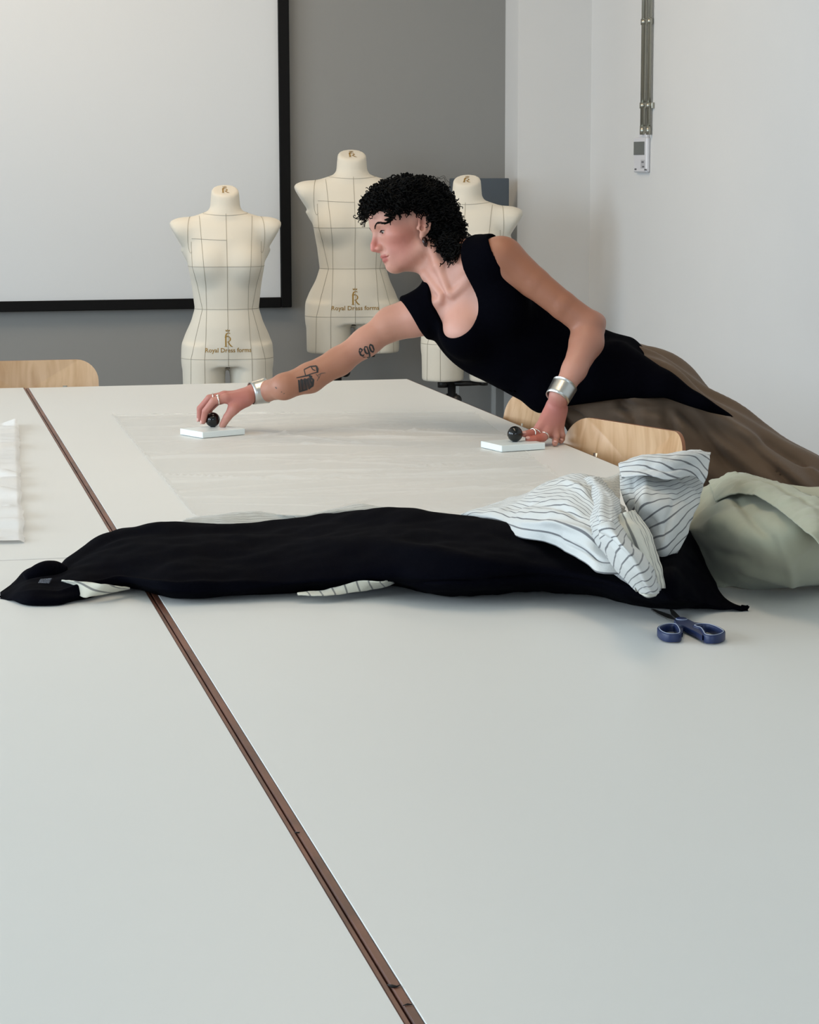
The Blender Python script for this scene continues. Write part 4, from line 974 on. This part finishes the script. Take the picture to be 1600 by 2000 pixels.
def stripe_mat(name, base, dark, period, width, tilt=0.0, rough=.7):
    m = mat(name, base, rough, bump=(420, .25, 3), sheen=.2); nt = m.node_tree; N = nt.nodes; L = nt.links; b = N['Principled BSDF']
    uv = N.new('ShaderNodeUVMap'); sp = N.new('ShaderNodeSeparateXYZ'); L.new(uv.outputs[0], sp.inputs[0])
    ma = N.new('ShaderNodeMath'); ma.operation = 'MULTIPLY_ADD'; L.new(sp.outputs[0], ma.inputs[0]); ma.inputs[1].default_value = tilt; L.new(sp.outputs[1], ma.inputs[2])
    md = N.new('ShaderNodeMath'); md.operation = 'PINGPONG'; L.new(ma.outputs[0], md.inputs[0]); md.inputs[1].default_value = period/2
    mr = N.new('ShaderNodeMapRange'); L.new(md.outputs[0], mr.inputs[0]); mr.inputs[1].default_value = width*.5; mr.inputs[2].default_value = width*.9; mr.inputs[3].default_value = 1; mr.inputs[4].default_value = 0
    mx = N.new('ShaderNodeMix'); mx.data_type = 'RGBA'; L.new(mr.outputs[0], mx.inputs[0]); mx.inputs[6].default_value = lin(base); mx.inputs[7].default_value = lin(dark); L.new(mx.outputs[2], b.inputs['Base Color']); return m
m_navy = mat('black_navy_wool', (.0013, .0014, .0032, 1), .88, spec=.03, bump=(500, .2, 3))
m_str = stripe_mat('striped_cotton', 'cecfcc', '66676a', .0185, .0021, .0); m_str2 = stripe_mat('striped_cotton_steep', 'cecfcc', '66676a', .021, .0024, -.75); m_str3 = stripe_mat('striped_cotton_band', 'dcd9cb', '7c7b76', .0130, .0018, 0); m_str4 = stripe_mat('striped_cotton_flap', 'cecfcd', '66676a', .0165, .0021, .35)
m_lining = stripe_mat('striped_lining', 'cbc8b8', '74736e', .11, .011, 6); m_sage = mat('sage_green_cotton', 'a6a792', .8, noise=(6, '9c9e8a', .6), bump=(60, .35, 5), sheen=.15)
# ---- black coat lying across the tables
us = np.array([0, 25, 60, 110, 135, 180, 240, 330, 450, 540, 640, 760, 850, 950, 1050, 1160, 1240, 1310, 1345, 1400, 1440, 1462], float)
fr_v = np.interp(us, [0, 60, 110, 150, 240, 300, 400, 590, 700, 780, 840, 920, 1060, 1120, 1200, 1280, 1400, 1462], [1168, 1181, 1180, 1172, 1152, 1168, 1168, 1157, 1152, 1146, 1160, 1162, 1153, 1156, 1176, 1188, 1193, 1192])
tp_v = np.interp(us, [0, 30, 45, 60, 110, 160, 220, 330, 480, 620, 750, 850, 950, 1050, 1150, 1250, 1300, 1330, 1345, 1400, 1440, 1462], [1164, 1128, 1112, 1104, 1103, 1073, 1034, 1022, 1025, 1006, 994, 1003, 1016, 1050, 1085, 1120, 1085, 1030, 1035, 1150, 1182, 1190])
hh = np.interp(us, [0, 60, 110, 240, 330, 500, 760, 950, 1150, 1250, 1330, 1400, 1462], [.002, .022, .022, .05, .058, .055, .085, .085, .06, .05, .085, .018, .002])
def zrow(t, dh): return [(u, a*(1-t)+b*t, max(.0015, h*dh)) for u, a, b, h in zip(us, fr_v, tp_v, hh)]
def backrow():
    out = []
    for u, b, h in zip(us, tp_v, hh): D = (HC-h)*F/(b-323)+.04+.5*h; out.append((u, 323+HC*F/D, .0015))
    return out
V, Fc, UV = drape([zrow(0, 0), zrow(.10, .35), zrow(.30, .62), zrow(.55, .86), zrow(.80, .98), zrow(1, 1), backrow()], 240, 90, (.006, 9, 3.1),
                  creases=(((.52, .12), (.72, .35), .03, -.010), ((.10, .3), (.45, .22), .03, .006), ((.45, .6), (.66, .35), .04, .008), ((.2, .7), (.5, .75), .03, -.005)))
ct = thing('coat', 'black coat with striped lining laid across the tables in front of the striped shirt', 'coat', at(700, 1120))
obj('shell', V, Fc, m_navy, ct, uv=UV)
# rolled sleeve end at the left and lower lump on the right
V, Fc = tube(catmull(np.array([at(52, 1135, .012), at(80, 1122, .020), at(105, 1117, .020), at(128, 1122, .016)]), 30), [.012+.006*math.sin(math.pi*i/29) for i in range(30)], 14); obj('sleeve', V, Fc, m_navy, ct)
def lump(r0, r1, h, nm='sleeve', m=m_navy, wr=(.003, 20, 1)):
    """low pillow between a front line and a back line of picture points"""
    n = 24; a = catmull(np.array([list(q)+[0.] for q in r0]), n)[:, :2]; b = catmull(np.array([list(q)+[0.] for q in r1]), n)[:, :2]
    rows = [[(p[0]*(1-t)+q[0]*t, p[1]*(1-t)+q[1]*t, max(.0012, h*math.sin(math.pi*min(1, .04+t*.72))*math.sin(math.pi*(.04+.92*i/(n-1)))**.5)) for i, (p, q) in enumerate(zip(a, b))] for t in (0, .15, .35, .6, .8, 1)]
    V, Fc, UV = drape(rows, 60, 30, wr); return obj(nm, V, Fc, m, ct, uv=UV)
lump([(785, 1138), (830, 1160), (920, 1163), (1060, 1154), (1130, 1150)], [(790, 1125), (835, 1104), (920, 1095), (1040, 1100), (1120, 1110)], .045)
V, Fc, UV = drape([[(128, 1139, .004), (150, 1152, .002), (172, 1163, .002), (205, 1160, .002), (262, 1149, .002)], [(130, 1133, .015), (150, 1133, .020), (185, 1135, .020), (215, 1140, .018), (262, 1147, .006)]], 40, 12, (.001, 40, 2)); obj('lining_edge', V+T_*.05, Fc, stripe_mat('striped_lining_end', 'cbc8b8', '74736e', .022, .0026, .35), ct, uv=UV)
V, Fc, UV = drape([[(585, 1158, .002), (640, 1159, .002), (700, 1153, .002), (760, 1142, .004), (800, 1121, .015), (840, 1108, .03)], [(585, 1154, .004), (640, 1149, .006), (700, 1133, .018), (755, 1133, .018), (790, 1106, .028), (828, 1094, .035)]], 70, 12, (.0015, 40, 5)); obj('lining_edge', V+T_*.065, Fc, m_lining, ct, uv=UV)
V, Fc, UV = drape([[(350, 1024, .012), (450, 1024, .012), (560, 1022, .012), (640, 1008, .02), (750, 998, .03), (800, 1000, .03)], [(362, 1015, .016), (430, 1006, .022), (500, 999, .026), (575, 1009, .022), (640, 996, .03), (705, 984, .036)], [(362, 1014, .001), (430, 1008, .001), (500, 1003, .001), (575, 1010, .001), (640, 1004, .001), (715, 1000, .001)]][:2]+[[(370, 1012, .001), (440, 1009, .001), (520, 1006, .001), (590, 1011, .001), (660, 1006, .001), (740, 1003, .001)]], 80, 16, (.002, 30, 8)); obj('lining_fold', V, Fc, stripe_mat('striped_lining_back', 'b4b3ac', '6c6b68', .012, .0009, .1), ct, uv=UV)
V, Fc, UV = drape([[(812, 1113, .034), (850, 1115, .034)], [(818, 1106, .038), (852, 1108, .038)]], 10, 6); obj('seam_label', V+T_*.02, Fc, mat('label_grey', '7f8088', .8), ct)
V, Fc, UV = drape([[(76, 1143, .014), (100, 1140, .016)], [(84, 1130, .022), (106, 1128, .024)]], 12, 8); obj('care_label', V+T_*.022, Fc, mat('label_dark', '5c5e66', .8, noise=(500, '2a2b30', 1)), ct)
# ---- striped shirt heaped on the coat
sh_ = thing('shirt', 'crumpled white shirt with grey stripes heaped on the right end of the black coat', 'shirt', at(1150, 1100))
def cloth(nm, rows, nu, nv, m, par, wr=(.003, 22, 1), creases=(), sh=0.0):
    V, Fc, UV = drape(rows, nu, nv, wr, creases); return obj(nm, V+T_*sh, Fc, m, par, uv=UV)
cloth('front_panel', [[(905, 1010, .075), (962, 1022, .080), (1010, 1048, .080), (1075, 1062, .080), (1130, 1092, .075), (1165, 1115, .070), (1215, 1118, .07)],
               [(903, 1007, .080), (968, 1008, .092), (1020, 1022, .098), (1085, 1030, .105), (1135, 1055, .100), (1175, 1080, .090), (1222, 1085, .09)],
               [(901, 1005, .082), (985, 992, .100), (1035, 990, .118), (1090, 988, .130), (1140, 1010, .125), (1180, 1040, .110), (1225, 1050, .105)],
               [(900, 1004, .078), (1005, 978, .100), (1050, 955, .130), (1100, 945, .145), (1145, 965, .145), (1185, 1000, .130), (1225, 1015, .115)],
               [(902, 1004, .070), (1015, 970, .095), (1062, 941, .125), (1105, 930, .140), (1150, 935, .148), (1182, 965, .140), (1222, 990, .12)],
               [(905, 1006, .050), (1020, 975, .05), (1070, 950, .07), (1112, 940, .08), (1155, 945, .09), (1185, 970, .09), (1222, 992, .09)]], 110, 70, m_str, sh_, (.007, 11, 2),
      (((.35, .2), (.85, .3), .03, .010), ((.3, .45), (.7, .35), .03, -.008), ((.4, .7), (.75, .55), .035, .008), ((.15, .35), (.5, .6), .03, -.005), ((.5, .1), (.9, .15), .02, -.006)))
cloth('collar_roll', [[(1120, 945, .125), (1140, 985, .12), (1150, 1030, .11), (1165, 1065, .10), (1195, 1110, .075), (1240, 1152, .045)],
               [(1140, 932, .150), (1165, 975, .150), (1172, 1020, .145), (1190, 1060, .13), (1222, 1105, .10), (1260, 1158, .055)],
               [(1158, 930, .160), (1190, 970, .160), (1195, 1015, .155), (1212, 1055, .14), (1245, 1100, .11), (1280, 1160, .055)],
               [(1170, 932, .145), (1203, 968, .150), (1212, 1010, .140), (1228, 1050, .13), (1262, 1095, .10), (1290, 1150, .045)]], 80, 40, stripe_mat('striped_cotton_roll', 'cecfcc', '66676a', .115, .013, 6.0), sh_, (.004, 14, 6),
      (((.1, .5), (.6, .4), .08, .008), ((.3, .2), (.9, .5), .06, -.007), ((.4, .75), (.55, .2), .04, .008)), .012)
cloth('back_panel', [[(1283, 1110, .050), (1287, 1112, .050), (1290, 1113, .050), (1292, 1112, .050)],
               [(1240, 1030, .10), (1265, 1040, .10), (1295, 1060, .095), (1330, 1068, .085)],
               [(1215, 970, .145), (1260, 985, .145), (1310, 990, .14), (1362, 990, .13)],
               [(1210, 925, .170), (1260, 920, .175), (1318, 925, .17), (1380, 922, .16)]], 90, 90, m_str2, sh_, (.005, 16, 11),
      (((.3, .25), (.35, 1.0), .06, .006), ((.6, .3), (.75, .9), .05, -.006), ((.1, .4), (.2, .95), .04, -.004)), .006)
cloth('back_fold', [[(1212, 932, .172), (1262, 928, .178), (1310, 936, .172), (1350, 930, .170), (1372, 945, .158)],
               [(1208, 918, .180), (1262, 908, .190), (1310, 912, .188), (1350, 908, .186), (1380, 925, .172)],
               [(1206, 906, .185), (1258, 892, .198), (1310, 886, .202), (1355, 880, .204), (1386, 885, .196)],
               [(1210, 906, .165), (1262, 894, .180), (1312, 888, .184), (1355, 884, .186), (1384, 888, .180)]], 80, 36, m_str4, sh_, (.003, 24, 4), (((.1, .2), (.9, .35), .07, -.006),), .016)
cloth('placket', [[(1238, 1155, .045), (1268, 1151, .045), (1296, 1148, .045)], [(1232, 1110, .085), (1262, 1102, .09), (1286, 1096, .085)], [(1214, 1050, .125), (1240, 1042, .13), (1262, 1036, .125)],
               [(1203, 1005, .150), (1220, 1000, .155), (1236, 996, .150)]], 34, 70, stripe_mat('striped_cotton_band', 'dcd9cb', '7c7b76', .55, .07, 34), sh_, (.003, 26, 7), (((.5, 0), (.45, 1), .2, .004),), .030)
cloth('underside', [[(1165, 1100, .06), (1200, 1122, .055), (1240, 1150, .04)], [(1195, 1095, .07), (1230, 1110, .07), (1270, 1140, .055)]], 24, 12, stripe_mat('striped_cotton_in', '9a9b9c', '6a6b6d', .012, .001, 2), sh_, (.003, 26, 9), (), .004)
cloth('hem', [[(1244, 1158, .040), (1260, 1166, .036), (1276, 1163, .036)], [(1240, 1150, .046), (1262, 1152, .046), (1284, 1150, .046)]], 16, 8, m_str3, sh_, (.001, 40, 9), (), .034)
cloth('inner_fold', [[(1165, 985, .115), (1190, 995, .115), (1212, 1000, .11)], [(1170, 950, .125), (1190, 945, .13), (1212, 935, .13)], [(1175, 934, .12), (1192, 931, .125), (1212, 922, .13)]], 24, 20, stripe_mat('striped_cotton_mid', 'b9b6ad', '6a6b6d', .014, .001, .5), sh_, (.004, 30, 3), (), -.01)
# ---- sage green garment at the right
sg = thing('green_garment', 'bundled sage green cotton garment at the right end of the table', 'clothing', at(1500, 1120))
cloth('bundle', [[(1395, 1146, .0015), (1450, 1149, .0015), (1520, 1151, .0015), (1580, 1153, .0015), (1680, 1150, .0015), (1760, 1120, .0015)],
              [(1368, 1118, .015), (1445, 1135, .02), (1520, 1138, .022), (1585, 1138, .022), (1685, 1130, .02), (1770, 1100, .01)],
              [(1345, 1060, .055), (1430, 1080, .07), (1510, 1090, .075), (1590, 1085, .075), (1690, 1070, .06), (1780, 1060, .02)],
              [(1334, 1022, .080), (1415, 1020, .110), (1500, 1025, .120), (1590, 1030, .118), (1690, 1010, .09), (1790, 1020, .03)],
              [(1352, 985, .095), (1415, 965, .128), (1490, 970, .137), (1590, 985, .132), (1690, 970, .10), (1790, 990, .03)],
              [(1372, 955, .100), (1425, 930, .132), (1480, 935, .140), (1590, 960, .135), (1690, 950, .10), (1790, 975, .02)],
              [(1380, 960, .04), (1430, 940, .06), (1485, 945, .06), (1595, 965, .06), (1690, 960, .04), (1790, 980, .003)]], 120, 90, m_sage, sg, (.009, 7, 12),
      (((.08, .45), (.35, .62), .03, .010), ((.15, .25), (.6, .18), .04, .008), ((.2, .75), (.45, .35), .03, -.008), ((.05, .3), (.3, .3), .03, -.006), ((.45, .5), (.5, .12), .03, .006)))
cloth('waistband', [[(1395, 978, .120), (1440, 962, .140), (1490, 975, .145), (1540, 1010, .138), (1580, 1045, .128), (1640, 1095, .10)],
              [(1388, 955, .126), (1438, 940, .150), (1495, 952, .156), (1550, 980, .152), (1600, 1015, .142), (1660, 1060, .11)],
              [(1384, 940, .122), (1430, 923, .148), (1490, 932, .156), (1555, 955, .156), (1615, 985, .148), (1680, 1030, .11)]], 90, 26, m_sage, sg, (.004, 22, 15), (((0, .75), (1, .75), .05, -.003),), .006)
cloth('inner_shade', [[(1440, 968, .12), (1500, 985, .12), (1560, 1025, .12), (1620, 1080, .10)], [(1445, 955, .13), (1505, 965, .13), (1565, 1000, .13), (1640, 1050, .10)]], 40, 8, mat('sage_painted_shade', '55564c', .9), sg, (.002, 22, 16), (), .010)  # dark strip laid in the gap, paints the shade under the waistband
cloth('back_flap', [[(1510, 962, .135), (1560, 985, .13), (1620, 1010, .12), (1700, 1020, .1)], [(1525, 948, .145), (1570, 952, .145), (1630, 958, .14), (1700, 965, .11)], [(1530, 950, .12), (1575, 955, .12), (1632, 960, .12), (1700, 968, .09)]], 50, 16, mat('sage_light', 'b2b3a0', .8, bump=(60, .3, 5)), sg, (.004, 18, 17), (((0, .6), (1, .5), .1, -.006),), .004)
# ================================================================== scissors
m_blue = mat('navy_plastic', '15264f', .45); m_trim = mat('pale_grey_trim', 'a9b4c8', .5); m_blade = mat('scissor_steel', '6c6a66', .35, metal=.85)
sc_ = thing('scissors', 'scissors with navy blue handles open on the right foreground table', 'scissors', at(1335, 1225))
def spx(x, y): return 1240+x/7.2727, 1170+y/7.2727
def wall_loop(pts, h0, h1, w, nm, closed=True):
    c = np.array([at(*spx(*p), h1)[:2] for p in pts]); k = 48
    if closed:
        q = np.vstack([c, c[:3]]); q = np.vstack([c[-1:], q]); c = catmull(q, k*2); i0 = 2*k//(len(q)-1)
        c = catmull(np.vstack([c[-1:], c])[1:], k*2); seg = len(q)-1; c = c[int(2*k/seg):int(2*k/seg)+int(2*k*(len(pts))/seg)]
    else: c = catmull(c, k)
    n = len(c); T = (np.roll(c, -1, 0)-np.roll(c, 1, 0)) if closed else np.gradient(c, axis=0); T /= np.maximum(np.linalg.norm(T, axis=1), 1e-9)[:, None]; N = np.stack([-T[:, 1], T[:, 0]], 1)
    prof = [(-.5, h0+.001), (-.42, h0), (.42, h0), (.5, h0+.001), (.5, h1-.0015), (.35, h1), (-.35, h1), (-.5, h1-.0015)]; V = []
    for i in range(n):
        for a, z in prof: p = c[i]+N[i]*a*w; V.append((p[0], p[1], TZ+z))
    m = len(prof); Fc = []
    for i in range(n if closed else n-1):
        for j in range(m): Fc.append([i*m+j, ((i+1) % n)*m+j, ((i+1) % n)*m+(j+1) % m, i*m+(j+1) % m])
    if not closed: Fc += [list(range(m)), [(n-1)*m+j for j in range(m)][::-1]]
    o = obj(nm, V, Fc, m_blue, sc_); obj('trim_line', *tube(np.column_stack([c, np.full(n, TZ+h1)]), .0005, 6, closed=closed), m_trim, o); return o
wall_loop([(345, 400), (400, 365), (480, 348), (570, 350), (610, 380), (640, 440), (630, 480), (560, 492), (460, 485), (380, 450)], .0012, .0125, .0050, 'handle_loop')
wall_loop([(850, 368), (910, 350), (1040, 352), (1140, 380), (1220, 420), (1262, 455), (1215, 490), (1110, 512), (1010, 498), (975, 450), (940, 405), (880, 385)], .0012, .0125, .0050, 'handle_loop')
def slab(pts, h0, h1, m, nm, ed=None):
    q = [at(*spx(*p), h1)[:2] for p in pts]; V, Fc = prism(q, lambda p: np.array((p[0], p[1], TZ+h0)), lambda p: np.array((p[0], p[1], TZ+h1))); return obj(nm, V, Fc, m, sc_, smooth=False)
slab([(560, 290), (610, 262), (735, 275), (850, 330), (1000, 345), (960, 380), (900, 395), (975, 470), (960, 520), (880, 470), (700, 380), (600, 350)], .003, .0105, m_blue, 'shank')
slab([(575, 330), (640, 300), (700, 340), (690, 400), (680, 480), (640, 470), (600, 380)], .0015, .0075, m_blue, 'shank')
slab([(232, 137), (262, 138), (420, 190), (540, 235), (600, 270), (570, 300), (460, 268), (330, 205), (258, 158)], .0030, .0050, m_blade, 'blade')
slab([(495, 150), (520, 143), (560, 165), (650, 255), (690, 290), (600, 290), (520, 215), (508, 180)], .0055, .0075, m_blade, 'blade')
c = at(*spx(665, 285), .0105); obj('pivot_cap', *tube([c-[0, 0, .002], c+[0, 0, .001], c+[0, 0, .0018]], [.0075, .0075, .006], 20), m_blue, sc_); obj('pivot_trim', *tube([c+[math.cos(a)*.0076, math.sin(a)*.0076, .0005] for a in np.linspace(0, 6.283, 24, endpoint=False)], .0005, 6, closed=True), m_trim, sc_)
